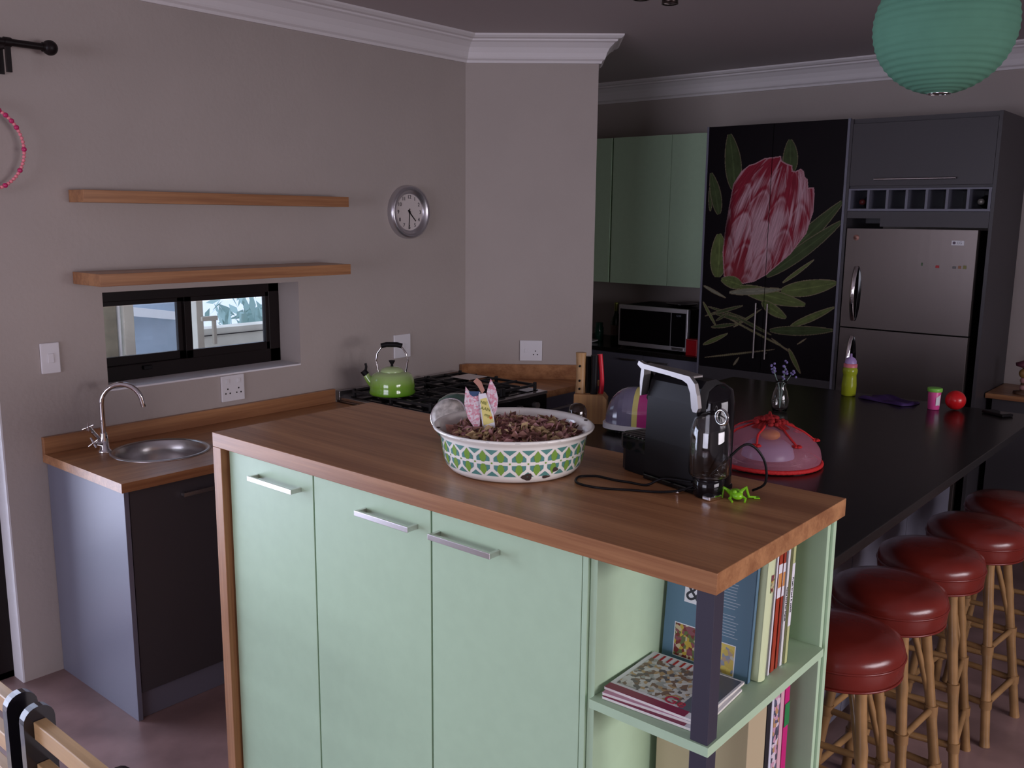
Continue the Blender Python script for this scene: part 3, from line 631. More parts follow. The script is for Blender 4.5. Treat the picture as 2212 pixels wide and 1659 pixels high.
# magazines lying on the shelf
def magazine(lab, z, dx, dy, rz, front, strip, w=0.210, l=0.20):
    t = thing('magazine', lab, 'magazine', (2.755+dx, 2.825+dy, z), rz, 'magazines lying on the upper island shelf')
    MB().box((-w/2, -l/2, 0), (w/2, l/2, 0.0045)).build('pages', M['page'], t)
    MB().box((-w/2-0.0005, -l/2-0.0005, 0.0046), (w/2+0.0005, l/2, 0.0052)).build('cover', paper_w, t)
    if front:
        MB().box((-w/2+0.01, -l/2+0.03, 0.0053), (w/2-0.055, l/2-0.03, 0.0056)).build('cover_picture', M['food3'], t)
        MB().box((w/2-0.055, -l/2+0.02, 0.0053), (w/2-0.004, l/2-0.005, 0.0056)).build('cover_photo', flat('grey_print', (0.10, 0.11, 0.14), 0.3), t)
        mb = MB()
        for k in range(9): mb.box((-w/2+0.012+k*0.016, l/2-0.030, 0.0057), (-w/2+0.017+k*0.016, l/2-0.006, 0.0060))
        mb.build('title_strokes', flat('red_print', (0.40, 0.02, 0.02), 0.4), t)
        text_mesh('cover_lettering', 'Ge', 0.040, flat('crimson_print', (0.42, 0.01, 0.05), 0.4), t, TR(0.035, -0.062, 0.0060))
    MB().box((-w/2, -l/2, 0.0053), (w/2-0.03, -l/2+0.022, 0.0057)).build('cover_strip', strip, t)
    return t
mg = flat('maroon_print', (0.25, 0.01, 0.06), 0.35)
magazine('lowest white magazine lying on the upper shelf behind the corner post', SZ+0.001, 0.004, -0.012, 0.06, False, mg)
magazine('middle white magazine of the stack behind the corner post', SZ+0.0068, -0.003, -0.004, 0.10, False, flat('pink_print', (0.6, 0.3, 0.4), 0.4))
magazine('top magazine of the stack with a food cover and maroon strip', SZ+0.0126, 0.0, 0.002, 0.03, True, mg)

# ---- things on the middle shelf (only their upper ends show)
def folder(name, cat, lab, y0_, th, h, colr, xr=2.872, depth=0.215, grp='folders and craft books on the lower island shelf', m=None):
    t = thing(name, lab, cat, (xr, y0_, 0.5208), 0, grp)
    MB().box((-depth, 0, 0), (0, th, h)).build('cover', m or flat('folder_cover', colr, 0.45), t, bevel=0.0015)
    MB().box((-depth+0.004, 0.0015, h), (-0.004, th-0.0015, h+0.0012)).build('page_edge', M['page'], t)
    return t
folder('box_file', 'box file', 'tan card box file standing on the lower island shelf', 2.930, 0.085, 0.315, (0.46, 0.38, 0.24))
folder('folder', 'folder', 'black folder between the tan box file and the patterned craft book', 3.020, 0.018, 0.30, (0.012, 0.012, 0.016))
folder('craft_book', 'book', 'white edged book right of the black folder on the lower shelf', 3.041, 0.011, 0.305, (0.62, 0.62, 0.72))
folder('craft_book', 'book', 'patterned black and lilac book on the lower island shelf', 3.055, 0.028, 0.312, None, m=M['stripes'])
folder('craft_book', 'book', 'pink speckled thin book on the lower island shelf', 3.086, 0.017, 0.30, (0.62, 0.36, 0.42))
t = folder('ring_binder', 'binder', 'magenta and green striped binder at the back of the lower shelf', 3.108, 0.024, 0.31, (0.50, 0.01, 0.16))
MB().box((0.0003, 0.0, 0.19), (0.0012, 0.024, 0.245)).build('spine_label', flat('green_print', (0.02, 0.20, 0.06), 0.4), t)

# ================================================================== on the island
# ---- oval enamel basin with a tile pattern
BC = (2.190, 2.980, IZ+0.001)
bs = thing('enamel_basin', 'white enamel basin with green and teal lattice pattern, full of dry leaves', 'basin', BC, math.radians(10))
bprof_out = [(0.150, 0.0), (0.158, 0.004), (0.166, 0.014), (0.172, 0.030), (0.177, 0.060), (0.181, 0.088), (0.184, 0.094)]
MB().lathe([(0.0, 0.003), (0.150, 0.0)]+bprof_out[1:]+[(0.197, 0.102), (0.199, 0.106), (0.195, 0.109), (0.186, 0.105), (0.180, 0.096), (0.174, 0.060), (0.166, 0.022), (0.150, 0.010), (0.0, 0.009)], n=72, caps=False).build('basin_shell', M['enamel'], bs)
def rad_at(z):
    for (r0, z0_), (r1, z1_) in zip(bprof_out, bprof_out[1:]):
        if z0_ <= z <= z1_: return r0+(r1-r0)*(z-z0_)/(z1_-z0_)
    return 0.18
NR = 26; pu = 2*PI*0.176/NR
zc_, hz_ = 0.052, 0.031
def on_shell(u, w, off=0.0006):
    a = u/0.176; z = zc_+w; r = rad_at(z)+off; return (r*math.cos(a), r*math.sin(a), z)
teal = MB(); grn = MB()
def patch(mb, pts):
    # subdivide straight edges so the patch follows the curve
    out = []
    for (a, b), (c, d) in zip(pts, pts[1:]+pts[:1]):
        for k in range(2): out.append(on_shell(a+(c-a)*k/2, b+(d-b)*k/2))
    mb.add(out, [tuple(range(len(out)))])
for k in range(NR):
    u = k*pu; q = pu
    for sgn in (1, -1):
        # tall green lozenge between the white lattice bars, with teal shoulders
        patch(grn, [(u, sgn*0.0305), (u+q*0.20, sgn*0.019), (u+q*0.17, sgn*0.009), (u+q*0.08, sgn*0.0025), (u-q*0.08, sgn*0.0025), (u-q*0.17, sgn*0.009), (u-q*0.20, sgn*0.019)][::sgn])
        for sd in (1, -1):
            patch(teal, [(u+sd*q*0.215, sgn*0.0205), (u+sd*q*0.385, sgn*0.0135), (u+sd*q*0.385, sgn*0.0045), (u+sd*q*0.12, sgn*0.0045), (u+sd*q*0.19, sgn*0.010)][::sgn*sd])
        patch(teal, [(u+q*0.5-q*0.37, sgn*0.0325), (u+q*0.5+q*0.37, sgn*0.0325), (u+q*0.5, sgn*0.0200)][::sgn])
    patch(grn, [(u+q*0.5+0.0025*math.cos(t_), 0.0025*math.sin(t_)) for t_ in (0, PI/3, 2*PI/3, PI, 4*PI/3, 5*PI/3)])
teal.build('teal_tiles', M['teal'], bs); grn.build('green_tiles', M['leafgreen'], bs)
chips = MB()
def chip(ang, z, w, h, off=0.0009):
    r = rad_at(z)+off; pts = []
    for k in range(12):
        a = 2*PI*k/12; jit = 1+0.18*math.sin(3*a+ang*9); z_ = z+h*math.sin(a)*jit; pts.append(((rad_at(z_)+off)*math.cos(ang+w*math.cos(a)*jit/0.17), (rad_at(z_)+off)*math.sin(ang+w*math.cos(a)*jit/0.17), z_))
    chips.add(pts, [tuple(range(12))])
ca = math.atan2(1.2802-BC[1], 3.627-BC[0])-math.radians(10)
chip(ca+0.19, 0.019, 0.013, 0.0095); chip(ca+0.60, 0.032, 0.008, 0.006); chip(ca+0.47, 0.016, 0.011, 0.004)
for a, w in ((0.35, 0.05), (0.05, 0.03), (-0.62, 0.05), (-0.9, 0.02), (0.55, 0.03), (-0.3, 0.02)):
    n = 7; o_ = []; i_ = []
    for k in range(n+1):
        aa = ca+a-w+2*w*k/n; o_.append((0.1992*math.cos(aa), 0.1992*math.sin(aa), 0.1052)); i_.append(((0.193-0.002*(k % 2))*math.cos(aa), (0.193-0.002*(k % 2))*math.sin(aa), 0.1098))
    chips.add(o_+i_[::-1], [tuple(range(2*n+2))])
chips.build('enamel_chips', M['chip'], bs)
for a in (PI*0.30, PI*1.30):    # hanging holes in the rim ends
    MB().lathe([(0.005, 0.1065), (0.005, 0.1085), (0, 0.1085)], (0.188*math.cos(ca+a+0.9), 0.188*math.sin(ca+a+0.9), 0), 12, caps=False).build('rim_rivet', M['chip'], bs)
# ---- the leaves: dry petals in the basin, uncountable
lv = MB(); r7 = random.Random(11)
for i in range(1300):
    rr_ = 0.160*math.sqrt(r7.random()); a = r7.uniform(0, 2*PI); zz = 0.080+0.018*math.exp(-(rr_/0.12)**2)+r7.uniform(-0.012, 0.014)
    c = Vector((rr_*math.cos(a), rr_*math.sin(a), zz)); d = Vector((r7.gauss(0, 1), r7.gauss(0, 1), r7.gauss(0.15, 0.55))).normalized(); s_ = d.cross(Vector((r7.gauss(0, 1), r7.gauss(0, 1), r7.gauss(0, 1)))).normalized(); n_ = d.cross(s_)
    L = r7.uniform(0.014, 0.038); w = L*r7.uniform(0.35, 0.7); lv.mat(r7.choice((0, 0, 0, 1, 1, 2, 2, 3)))
    lv.add([c-d*L*0.5, c+s_*w*0.5+n_*L*0.12, c+d*L*0.5, c-s_*w*0.5+n_*L*0.12, c-n_*L*0.05], [(0, 1, 4), (1, 2, 4), (2, 3, 4), (3, 0, 4)])
lv.mat(2)
for i in range(46):
    a = r7.uniform(0, 2*PI); rr_ = r7.uniform(0.02, 0.14); c = Vector((rr_*math.cos(a), rr_*math.sin(a), 0.078)); d = Vector((r7.gauss(0, .5), r7.gauss(0, .5), 1)).normalized()
    lv.cyl(c, c+d*r7.uniform(0.015, 0.045), 0.0005, n=4)
lv.mat(0); lv.lathe([(0.170, 0.055), (0.155, 0.066), (0.08, 0.076), (0, 0.080)], n=32, caps=False)
o = lv.build('dried_petals', [mat('dry_petal_brown', (0.34, 0.17, 0.13), 0.8), mat('dry_petal_pink', (0.55, 0.29, 0.28), 0.8), mat('dry_petal_straw', (0.52, 0.38, 0.20), 0.8), mat('dry_petal_dark', (0.15, 0.065, 0.05), 0.8)])
o.location = BC; tag(o, 'dried brown and pink petals and leaves filling the enamel basin', 'potpourri'); o['kind'] = 'stuff'

# ---- rocket-shaped tag standing in the petals
ct = thing('paper_rocket', 'paper craft rocket with pink scribbled fins and a yellow note, stuck in the petals', 'craft', (2.150, 2.908, IZ+0.104))
ct.scale = (1.08, 1.08, 1.08)
fr = Vector((0.76, 0.65, 0)); upv = Vector((0, 0, 1)); nr = Vector((0.65, -0.76, 0))
def P2(u, w, k=0.0): return fr*u+upv*w+nr*k
def sheet(mb, pts, k0, th=0.0012):
    a = [P2(u, w, k0) for u, w in pts]; b = [P2(u, w, k0-th) for u, w in pts]; n = len(pts)
    mb.add(a+b, [tuple(range(n)), tuple(reversed(range(n, 2*n)))]+[(i, n+i, n+(i+1) % n, (i+1) % n) for i in range(n)])
pinkp = photo_mat('pink_scribble', [(0.66, 0.50, 0.56), (0.62, 0.25, 0.32), (0.70, 0.62, 0.66), (0.60, 0.36, 0.42)], 260)
m1 = MB(); sheet(m1, [(-0.005, -0.02), (-0.032, 0.022), (-0.040, 0.055), (-0.037, 0.094), (-0.030, 0.084), (-0.018, 0.078), (-0.004, 0.082)], -0.002); m1.build('fin', pinkp, ct)
m1 = MB(); sheet(m1, [(0.006, 0.060), (0.012, 0.088), (0.019, 0.112), (0.030, 0.092), (0.036, 0.068), (0.034, 0.045), (0.028, 0.028), (0.020, 0.02)], -0.003); m1.build('fin', pinkp, ct)
m1 = MB(); sheet(m1, [(0.004, -0.015), (0.030, 0.002), (0.026, 0.030), (0.008, 0.080), (-0.008, 0.078), (-0.002, 0.03)], 0.002); pr = m1.build('paper_tube', paper_w, ct)
m1 = MB(); sheet(m1, [(0.004, 0.006), (0.027, 0.014), (0.010, 0.070), (-0.004, 0.066)], 0.003, 0.0005); m1.build('yellow_note', flat('yellow_note', (0.72, 0.64, 0.22), 0.6), ct)
for k, (w_, u_) in enumerate(((0.058, 0.004), (0.044, 0.008), (0.030, 0.012))):
    Mt = Matrix.Translation(P2(u_, w_, 0.0036)) @ Matrix(((fr.x, 0, nr.x, 0), (fr.y, 0, nr.y, 0), (0, 1, 0, 0), (0, 0, 0, 1)))
    text_mesh('note_lettering', ('NIE', 'AAN', 'my')[k], 0.0105, flat('olive_ink', (0.20, 0.22, 0.04), 0.5), ct, Mt @ Matrix.Rotation(-0.25, 4, 'Z'))
m1 = MB(); sheet(m1, [(0.020, 0.020), (0.0235, 0.024), (0.0225, 0.028), (0.020, 0.0265), (0.0172, 0.028), (0.0165, 0.0235)], 0.0038, 0.0004); m1.build('heart', flat('orange_heart', (0.6, 0.12, 0.02), 0.5), ct)
m1 = MB(); sheet(m1, [(-0.030, 0.083), (-0.006, 0.083), (-0.008, 0.074), (-0.020, 0.071), (-0.027, 0.076)], -0.0015, 0.0005); m1.build('blue_patch', flat('navy_paper', (0.03, 0.07, 0.16), 0.5), ct)
MB().add([P2(-0.020, 0.106, 0), P2(-0.012, 0.114, 0), P2(-0.002, 0.106, 0), P2(0.006, 0.086, 0), P2(0.0, 0.078, 0.001), P2(-0.010, 0.096, 0.002)], [(0, 1, 2, 3, 4, 5)]).add([P2(-0.020, 0.106, -.001), P2(-0.012, 0.114, -.001), P2(-0.002, 0.106, -.001), P2(0.006, 0.086, -.001), P2(0.0, 0.078, 0), P2(-0.010, 0.096, 0.001)], [(5, 4, 3, 2, 1, 0)]).build('brown_tip', flat('dusty_pink_card', (0.40, 0.20, 0.15), 0.7), ct)

# ---- round green glass bowl tipped behind the basin
gb = thing('glass_bowl', 'dark green glass bowl with a mottled cream disc standing behind the enamel basin', 'bowl', (1.916, 3.066, IZ+0.001))
MB().lathe([(0.030, 0), (0.034, 0.003), (0.056, 0.026), (0.066, 0.058), (0.064, 0.090), (0.050, 0.118), (0.028, 0.132), (0, 0.136)], n=40, caps=False).lathe([(0, 0), (0.030, 0)], n=40, caps=False).build('bowl_shell', mat('bottle_green_glass', (0.045, 0.10, 0.075), 0.10, coat=0.4), gb)
Ml = Matrix.Rotation(math.radians(22), 4, 'Z') @ Matrix.Translation((0, -0.064, 0.088)) @ Matrix.Rotation(math.radians(55), 4, 'X')
MB().lathe([(0.046, 0.0), (0.046, 0.004), (0.030, 0.010), (0, 0.012)], n=36, M4=Ml, caps=False).build('cream_disc', mat('mottled_cream', (0.55, 0.50, 0.44), 0.4, noise=0.5, nscale=60), gb)
MB().tube([Ml @ Vector((0.0475*math.cos(2*PI*k/40), 0.0475*math.sin(2*PI*k/40), 0.001)) for k in range(40)], 0.003, 8, closed=True).build('chrome_rim', M['chrome'], gb)

# ---- capsule coffee machine
cm = thing('coffee_machine', 'black capsule coffee machine with silver lever and clear water tank on the island', 'coffee machine', (2.565, 3.088, IZ+0.001), math.radians(-14))
prof = [(0.0, 0.012), (0.0, 0.10), (0.004, 0.20), (0.014, 0.238), (0.030, 0.254), (0.060, 0.256), (0.085, 0.244), (0.096, 0.21), (0.096, 0.012)]
MB().prism(prof, -0.078, 0.078, 'x').build('body', M['black'], cm, bevel=0.006, seg=3)
MB().box((-0.080, -0.002, 0), (0.100, 0.110, 0.0125)).build('base', M['gloss_black'], cm, bevel=0.003)
tr = MB().prism([(-0.19, 0.045), (-0.185, 0.10), (-0.165, 0.128), (-0.079, 0.132), (-0.079, 0.012), (-0.16, 0.015), (-0.182, 0.028)], 0.0, 0.055).build('drip_tray', M['black'], cm, bevel=0.004)
MB().prism([(-0.198, 0.05), (-0.192, 0.105), (-0.168, 0.135), (-0.079, 0.137), (-0.079, 0.006), (-0.165, 0.010), (-0.188, 0.026)], 0.0552, 0.086).build('capsule_bin', M['gloss_black'], cm, bevel=0.006)
grl = MB()
for k in range(7): grl.box((-0.18+k*0.014, 0.02, 0.0865), (-0.175+k*0.014, 0.122, 0.0885))
grl.build('drip_grille', mat('dark_grille', (0.10, 0.085, 0.08), 0.4), cm)
MB().cyl((-0.100, 0.07, 0.225), (-0.135, 0.07, 0.175), 0.024, 0.012, n=16).build('coffee_spout', M['black'], cm)
# U shaped silver lever: two legs that follow the sides and a bar over the top
def strap(xc, w, pts):
    mb = MB(); n = len(pts); vs = []
    for i, (y, z) in enumerate(pts):
        a = Vector(pts[max(i-1, 0)]); b = Vector(pts[min(i+1, n-1)]); t = (b-a).normalized(); nn = Vector((-t.y, t.x))
        for k in (0.0, 0.004):
            for s in (-1, 1): vs.append((xc+s*w/2, y+nn.x*k, z+nn.y*k))
    fs = []
    for i in range(n-1):
        a = i*4; b = a+4; fs += [(a, a+1, b+1, b), (a+2, b+2, b+3, a+3), (a, b, b+2, a+2), (a+1, a+3, b+3, b+1)]
    mb.add(vs, fs, False); mb.add(vs[:4], [(0, 2, 3, 1)]); mb.add(vs[-4:], [(0, 1, 3, 2)])
    return mb
sil = mat('satin_silver', (0.27, 0.25, 0.245), 0.42, 0.9)
lever = MB()
lever.prism([(-0.100, 0.272), (-0.096, 0.281), (-0.078, 0.276), (0.0, 0.271), (0.066, 0.267), (0.082, 0.253), (0.090, 0.228), (0.096, 0.200), (0.091, 0.190), (0.080, 0.190), (0.075, 0.198), (0.070, 0.230), (0.060, 0.250), (0.045, 0.256), (0.0, 0.2605), (-0.075, 0.264), (-0.088, 0.264)], -0.012, -0.001, 'y')
lever.prism([(-0.086, 0.274), (-0.079, 0.264), (-0.0795, 0.250), (-0.083, 0.230), (-0.086, 0.200), (-0.090, 0.200), (-0.092, 0.230), (-0.090, 0.255)], -0.010, 0.012, 'y')
lever.prism([(-0.100, 0.272), (0.0, 0.271), (0.066, 0.267), (0.066, 0.2605), (-0.088, 0.2635)], -0.001, 0.030, 'y')
lever.build('lever', sil, cm, bevel=0.003)
MB().sphere((-0.098, 0.02, 0.235), 0.020, 16, 10, (0.7, 1.0, 1.5)).build('lever_knob', M['gloss_black'], cm)
MB().lathe([(0.050, 0.0125), (0.050, 0.20), (0.044, 0.230), (0.026, 0.243), (0, 0.246)], (0.056, 0.078, 0), 28, caps=False).build('pump_housing', M['gloss_black'], cm)
tank = MB(); TC = (0.104, 0.022, 0)
tank.lathe([(0.040, 0.046), (0.0445, 0.052), (0.0455, 0.10), (0.044, 0.150), (0.036, 0.176), (0.018, 0.187), (0, 0.189)], TC, 36, caps=False)
tank.lathe([(0, 0.1865), (0.0175, 0.1845), (0.0345, 0.174), (0.0422, 0.149), (0.0437, 0.10), (0.0427, 0.054), (0.038, 0.0485), (0, 0.0480)], TC, 36, caps=False).lathe([(0, 0.0460), (0.040, 0.046)], TC, 36, caps=False)
tk = tank.build('water_tank', M['glass'], cm)
MB().tube([(0.134+0.016*math.cos(a), 0.022, 0.184+0.016*math.sin(a)) for a in [2*PI*k/22 for k in range(22)]], 0.0038, 10, closed=True).build('tank_loop', M['glass'], tk)
MB().lathe([(0.030, 0), (0.034, 0.006), (0.034, 0.036), (0.028, 0.0455), (0, 0.0455)], (0.104, 0.022, 0), 24, caps=False).build('tank_base', M['gloss_black'], cm)
MB().box((0.118, -0.012, 0.0), (0.140, 0.03, 0.010)).build('foot', M['chrome'], cm, bevel=0.003)
MB().box((0.05, -0.030, 0.0), (0.062, -0.004, 0.008)).build('foot', M['chrome'], cm, bevel=0.003)
# power cable loops over the worktop
def on_isl(x, y, z=0.0035): return (x, y, IZ+z)
pts = [on_isl(2.640, 3.066, 0.03), on_isl(2.565, 3.070, 0.022), on_isl(2.53, 3.055), on_isl(2.487, 3.047), on_isl(2.455, 3.040), on_isl(2.41, 3.040), on_isl(2.395, 3.034), on_isl(2.373, 3.005), on_isl(2.400, 2.962), on_isl(2.46, 2.962), on_isl(2.53, 2.999), on_isl(2.58, 3.026), on_isl(2.62, 3.05, 0.01), on_isl(2.66, 3.075, 0.032), on_isl(2.70, 3.10, 0.080), on_isl(2.735, 3.135, 0.120), on_isl(2.762, 3.165, 0.085), on_isl(2.765, 3.175, 0.03), on_isl(2.735, 3.175, 0.005)]
o = MB().tube(smooth_path(pts, 8), 0.0029, 8).build('power_cable', M['black']); tag(o, 'thin black power cable looping from the coffee machine over the island top', 'cable')
# ---- green toy frog
fg = thing('toy_frog', 'small bright green rubber frog lying on the island near the coffee machine', 'toy', (2.730, 3.104, IZ+0.001), math.radians(40))
fg.scale = (1.35, 1.35, 1.35)
fm = mat('lime_rubber', (0.20, 0.50, 0.015), 0.25)
bm_ = MB().sphere((0, 0, 0.0085), 0.0125, 14, 9, (0.9, 1.1, 0.68)).sphere((0, -0.012, 0.0085), 0.008, 12, 8, (1.1, 0.9, 0.8)); bm_.build('frog_body', fm, fg)
for sx in (-1, 1):
    MB().tube([(sx*0.007, 0.008, 0.008), (sx*0.019, 0.010, 0.016), (sx*0.022, 0.004, 0.002), (sx*0.034, 0.006, 0.001)], lambda t: 0.0042-0.002*t, 8).box((min(sx*0.030, sx*0.040), 0.000, 0.0), (max(sx*0.030, sx*0.040), 0.011, 0.0015)).build('hind_leg', fm, fg)
    MB().tube([(sx*0.007, -0.008, 0.007), (sx*0.013, -0.012, 0.004), (sx*0.010, -0.020, 0.0008)], lambda t: 0.0028-0.001*t, 8).build('front_leg', fm, fg)
    MB().sphere((sx*0.005, -0.012, 0.015), 0.0035, 10, 7).build('eye', fm, fg)

# ================================================================== dark counter behind the island
KX0, KX1, KY0, KY1 = 1.40, 2.836, 3.285, 5.70
kc = thing('bar_counter', 'long dark stone breakfast counter running from the island towards the fridge', 'countertop', (2.1, 4.5, 0.965))
MB().box((KX0, KY0, 0.970), (KX1, KY1, 1.0)).build('stone_top', M['granite'], kc, world=True, bevel=0.002)
kb = thing('counter_base', 'grey base cabinets under the dark stone counter, beside the bar stools', 'cabinet', (2.0, 4.5, 0))
MB().box((KX0+0.03, KY0+0.01, 0.09), (2.50, KY1-0.03, 0.9695)).box((KX0+0.08, KY0+0.01, 0), (2.45, KY1-0.08, 0.09)).build('carcass', M['dark_board'], kb, world=True)
for k in range(4):
    ya = KY0+0.015+k*0.595; MB().box((2.5003, ya, 0.02), (2.516, ya+0.590, 0.9690)).build('back_panel', M['grey_board'], kb, world=True, bevel=0.001)
# mesh food cover
MC = (2.305, 4.190, 1.001)
fc = thing('food_cover', 'pink mesh food cover with a red crochet cap and trim on the dark counter', 'food cover', MC, math.radians(-39))
net = mat('pink_net', (0.50, 0.17, 0.24), 0.6, alpha=0.45)
redc = mat('red_crochet', (0.50, 0.012, 0.014), 0.75, bump=0.6, bscale=180)
dome = [(0.172, 0.004), (0.176, 0.028), (0.170, 0.055), (0.150, 0.085), (0.115, 0.112), (0.07, 0.130), (0.025, 0.140), (0, 0.142)]
MB().lathe(dome, n=48, caps=False).build('net_dome', net, fc)
MB().tube([((0.174+0.0025*(k % 2))*math.cos(2*PI*k/120), (0.174+0.0025*(k % 2))*math.sin(2*PI*k/120), 0.0082) for k in range(120)], 0.0075, 8, closed=True).build('crochet_trim', redc, fc)
cap = MB(); capn = 40; ring1 = []; 
top = lambda rr_: next((z0_+(z1_-z0_)*(rr_-r0)/(r1-r0) for (r0, z0_), (r1, z1_) in zip(dome[1:], dome[2:]) if r1 <= rr_ <= r0), 0.14)
rows = [0.0, 0.022, 0.045, 0.066]; vs = []
for j, q in enumerate(rows):
    for k in range(capn):
        a = 2*PI*k/capn; rr_ = q*(1+0.28*(1 if k % 8 < 4 else -1)*(j == 3)) if j else 0.001; vs.append((rr_*math.cos(a), rr_*math.sin(a), top(rr_)+0.004+0.0025*((k+j) % 2)))
cap.add(vs, [(j*capn+k, j*capn+(k+1) % capn, (j+1)*capn+(k+1) % capn, (j+1)*capn+k) for j in range(3) for k in range(capn)])
cap.sphere((0, 0, 0.150), 0.012, 12, 8).tube(arc((0, 0, 0.166), 0.008, 0, 2*PI, 12)[:-1], 0.0025, 6, closed=True)
for k in range(46):
    a = r7.uniform(0, 2*PI); q = 0.062*math.sqrt(r7.random()); cap.sphere((q*math.cos(a), q*math.sin(a), top(max(q, 0.001))+0.006+0.008*(1-q/0.062)), 0.008+0.006*(1-q/0.062), 9, 6, (1, 1, 0.8))
cap.build('crochet_cap', mat('dark_red_crochet', (0.28, 0.006, 0.008), 0.8, bump=0.6, bscale=180), fc)
for k in range(7):
    a = 2*PI*k/7+0.15; path = []
    for q in range(9): rr_ = 0.05+0.0125*q; path.append((rr_*math.cos(a+0.03*math.sin(q)), rr_*math.sin(a+0.03*math.sin(q)), top(rr_)+0.002))
    tm = MB().tube(path, 0.0038, 6); e = path[-1]
    for j in range(7):
        b = 2*PI*j/7; tm.sphere((e[0]+0.010*math.cos(b), e[1]+0.010*math.sin(b), e[2]+0.001), 0.0075, 8, 5, (1, 1, 0.6))
    tm.build('crochet_tassel', redc, fc)
# glass plate and orange under the cover
gp = MB().lathe([(0.0, 0.001), (0.08, 0.0012), (0.09, 0.004), (0.160, 0.018), (0.1615, 0.021), (0.09, 0.0085), (0, 0.006)], (0, 0, 0), 48, caps=False).build('glass_platter', M['glass'])
gp.location = (2.365, 4.245, 1.0005); tag(gp, 'clear glass platter under the pink mesh food cover', 'plate')
gp.location = (MC[0], MC[1], 1.0005)
o = MB().lathe([(0.088, 0.0215), (0.088, 0.026), (0.080, 0.056), (0.056, 0.074), (0.030, 0.080), (0, 0.080)], n=40, caps=False).lathe([(0, 0.0215), (0.088, 0.0215)], n=40, caps=False).build('blue_bowl', flat('pale_blue_glaze', (0.27, 0.33, 0.52), 0.3)); o.location = (MC[0], MC[1], 1.001)
tag(o, 'pale blue upturned bowl inside the pink mesh food cover', 'bowl')
o = MB().sphere((0, 0, 0), 0.030, 20, 12, (1.1, 1.1, 0.62)).build('orange_fruit', mat('orange_peel', (0.85, 0.33, 0.02), 0.4, bump=0.2, bscale=90)); o.location = (MC[0]+0.012, MC[1]-0.015, 1.001+0.0995); tag(o, 'orange fruit on the upturned blue bowl seen through the pink mesh', 'fruit')
# roll-top toaster with stripes
ts = thing('striped_bread_bin', 'rounded bread bin with grey, yellow and magenta stripes on a white base', 'bread bin', (1.762, 4.285, 1.001), math.radians(18))
bx = [(-0.135, 'grey'), (-0.045, 'yellow'), (-0.005, 'magenta'), (0.045, 'white'), (0.060, 'grey')]
sc_ = {'grey': mat('mauve_grey_gloss', (0.17, 0.155, 0.24), 0.08, coat=0.5), 'yellow': mat('pale_yellow_gloss', (0.62, 0.56, 0.18), 0.12, coat=0.4), 'magenta': mat('magenta_gloss', (0.40, 0.035, 0.19), 0.12, coat=0.4), 'white': mat('white_gloss', (0.66, 0.66, 0.70), 0.12, coat=0.4)}
keys = list(sc_)
# hull: a lozenge dome, lofted along x with rounded left end
def dome_sec(x):
    k = 1.0
    if x < -0.06: k = math.sqrt(max(0.0, 1-((-0.06-x)/0.105)**2))
    if x > 0.09: k = math.sqrt(max(0.0, 1-((x-0.09)/0.075)**2))
    return k
xs = [-0.165+0.005*(1-math.cos(PI*i/8))*5 for i in range(0)]+[-0.165, -0.163, -0.157, -0.148, -0.135, -0.118, -0.10, -0.08, -0.06, -0.040, -0.02, -0.019, 0.03, 0.0301, 0.075, 0.0751, 0.09, 0.11, 0.13, 0.145, 0.157, 0.163, 0.165]
nn_ = 22; vs = []
for x in xs:
    k = dome_sec(x)
    for j in range(nn_+1):
        a = PI*j/nn_; vs.append((x, -0.088*math.cos(a)*k, 0.035+0.140*(math.sin(a)**0.8)*k))
hull = {c: MB() for c in keys}
for i in range(len(xs)-1):
    xm = (xs[i]+xs[i+1])/2; c = 'grey' if xm < -0.035 else 'yellow' if xm < 0.0 else 'magenta' if xm < 0.05 else 'white' if xm < 0.08 else 'grey'
    hull[c].add([vs[i*(nn_+1)+j] for j in range(nn_+1)]+[vs[(i+1)*(nn_+1)+j] for j in range(nn_+1)], [(j, j+1, nn_+1+j+1, nn_+1+j) for j in range(nn_)], True)
for c in keys:
    if hull[c].f:
        for f_i, f in enumerate(hull[c].f): hull[c].f[f_i] = tuple(reversed(f))
        hull[c].build({'grey': 'mauve_shell', 'yellow': 'yellow_stripe', 'magenta': 'magenta_stripe', 'white': 'white_stripe'}[c], sc_[c], ts)
def oval(s, z): return [(-0.06+(-0.108*s)*math.cos(a) if False else 0, 0, 0) for a in (0,)]
wb = MB(); pts = []
for k in range(48):
    a = 2*PI*k/48; x = (0.169 if math.cos(a) > 0 else 0.169)*abs(math.cos(a))**0.7*(1 if math.cos(a) > 0 else -1); y = 0.092*abs(math.sin(a))**0.55*(1 if math.sin(a) > 0 else -1); pts.append((x, y))
wb.prism(pts, 0.016, 0.036); wb.build('white_base', M['white_plastic'], ts, bevel=0.003)
for x, y in ((-0.10, -0.05), (-0.10, 0.05), (0.11, -0.05), (0.11, 0.05)): MB().cyl((x, y, 0), (x, y, 0.0158), 0.012, n=12).build('foot', M['black'], ts)
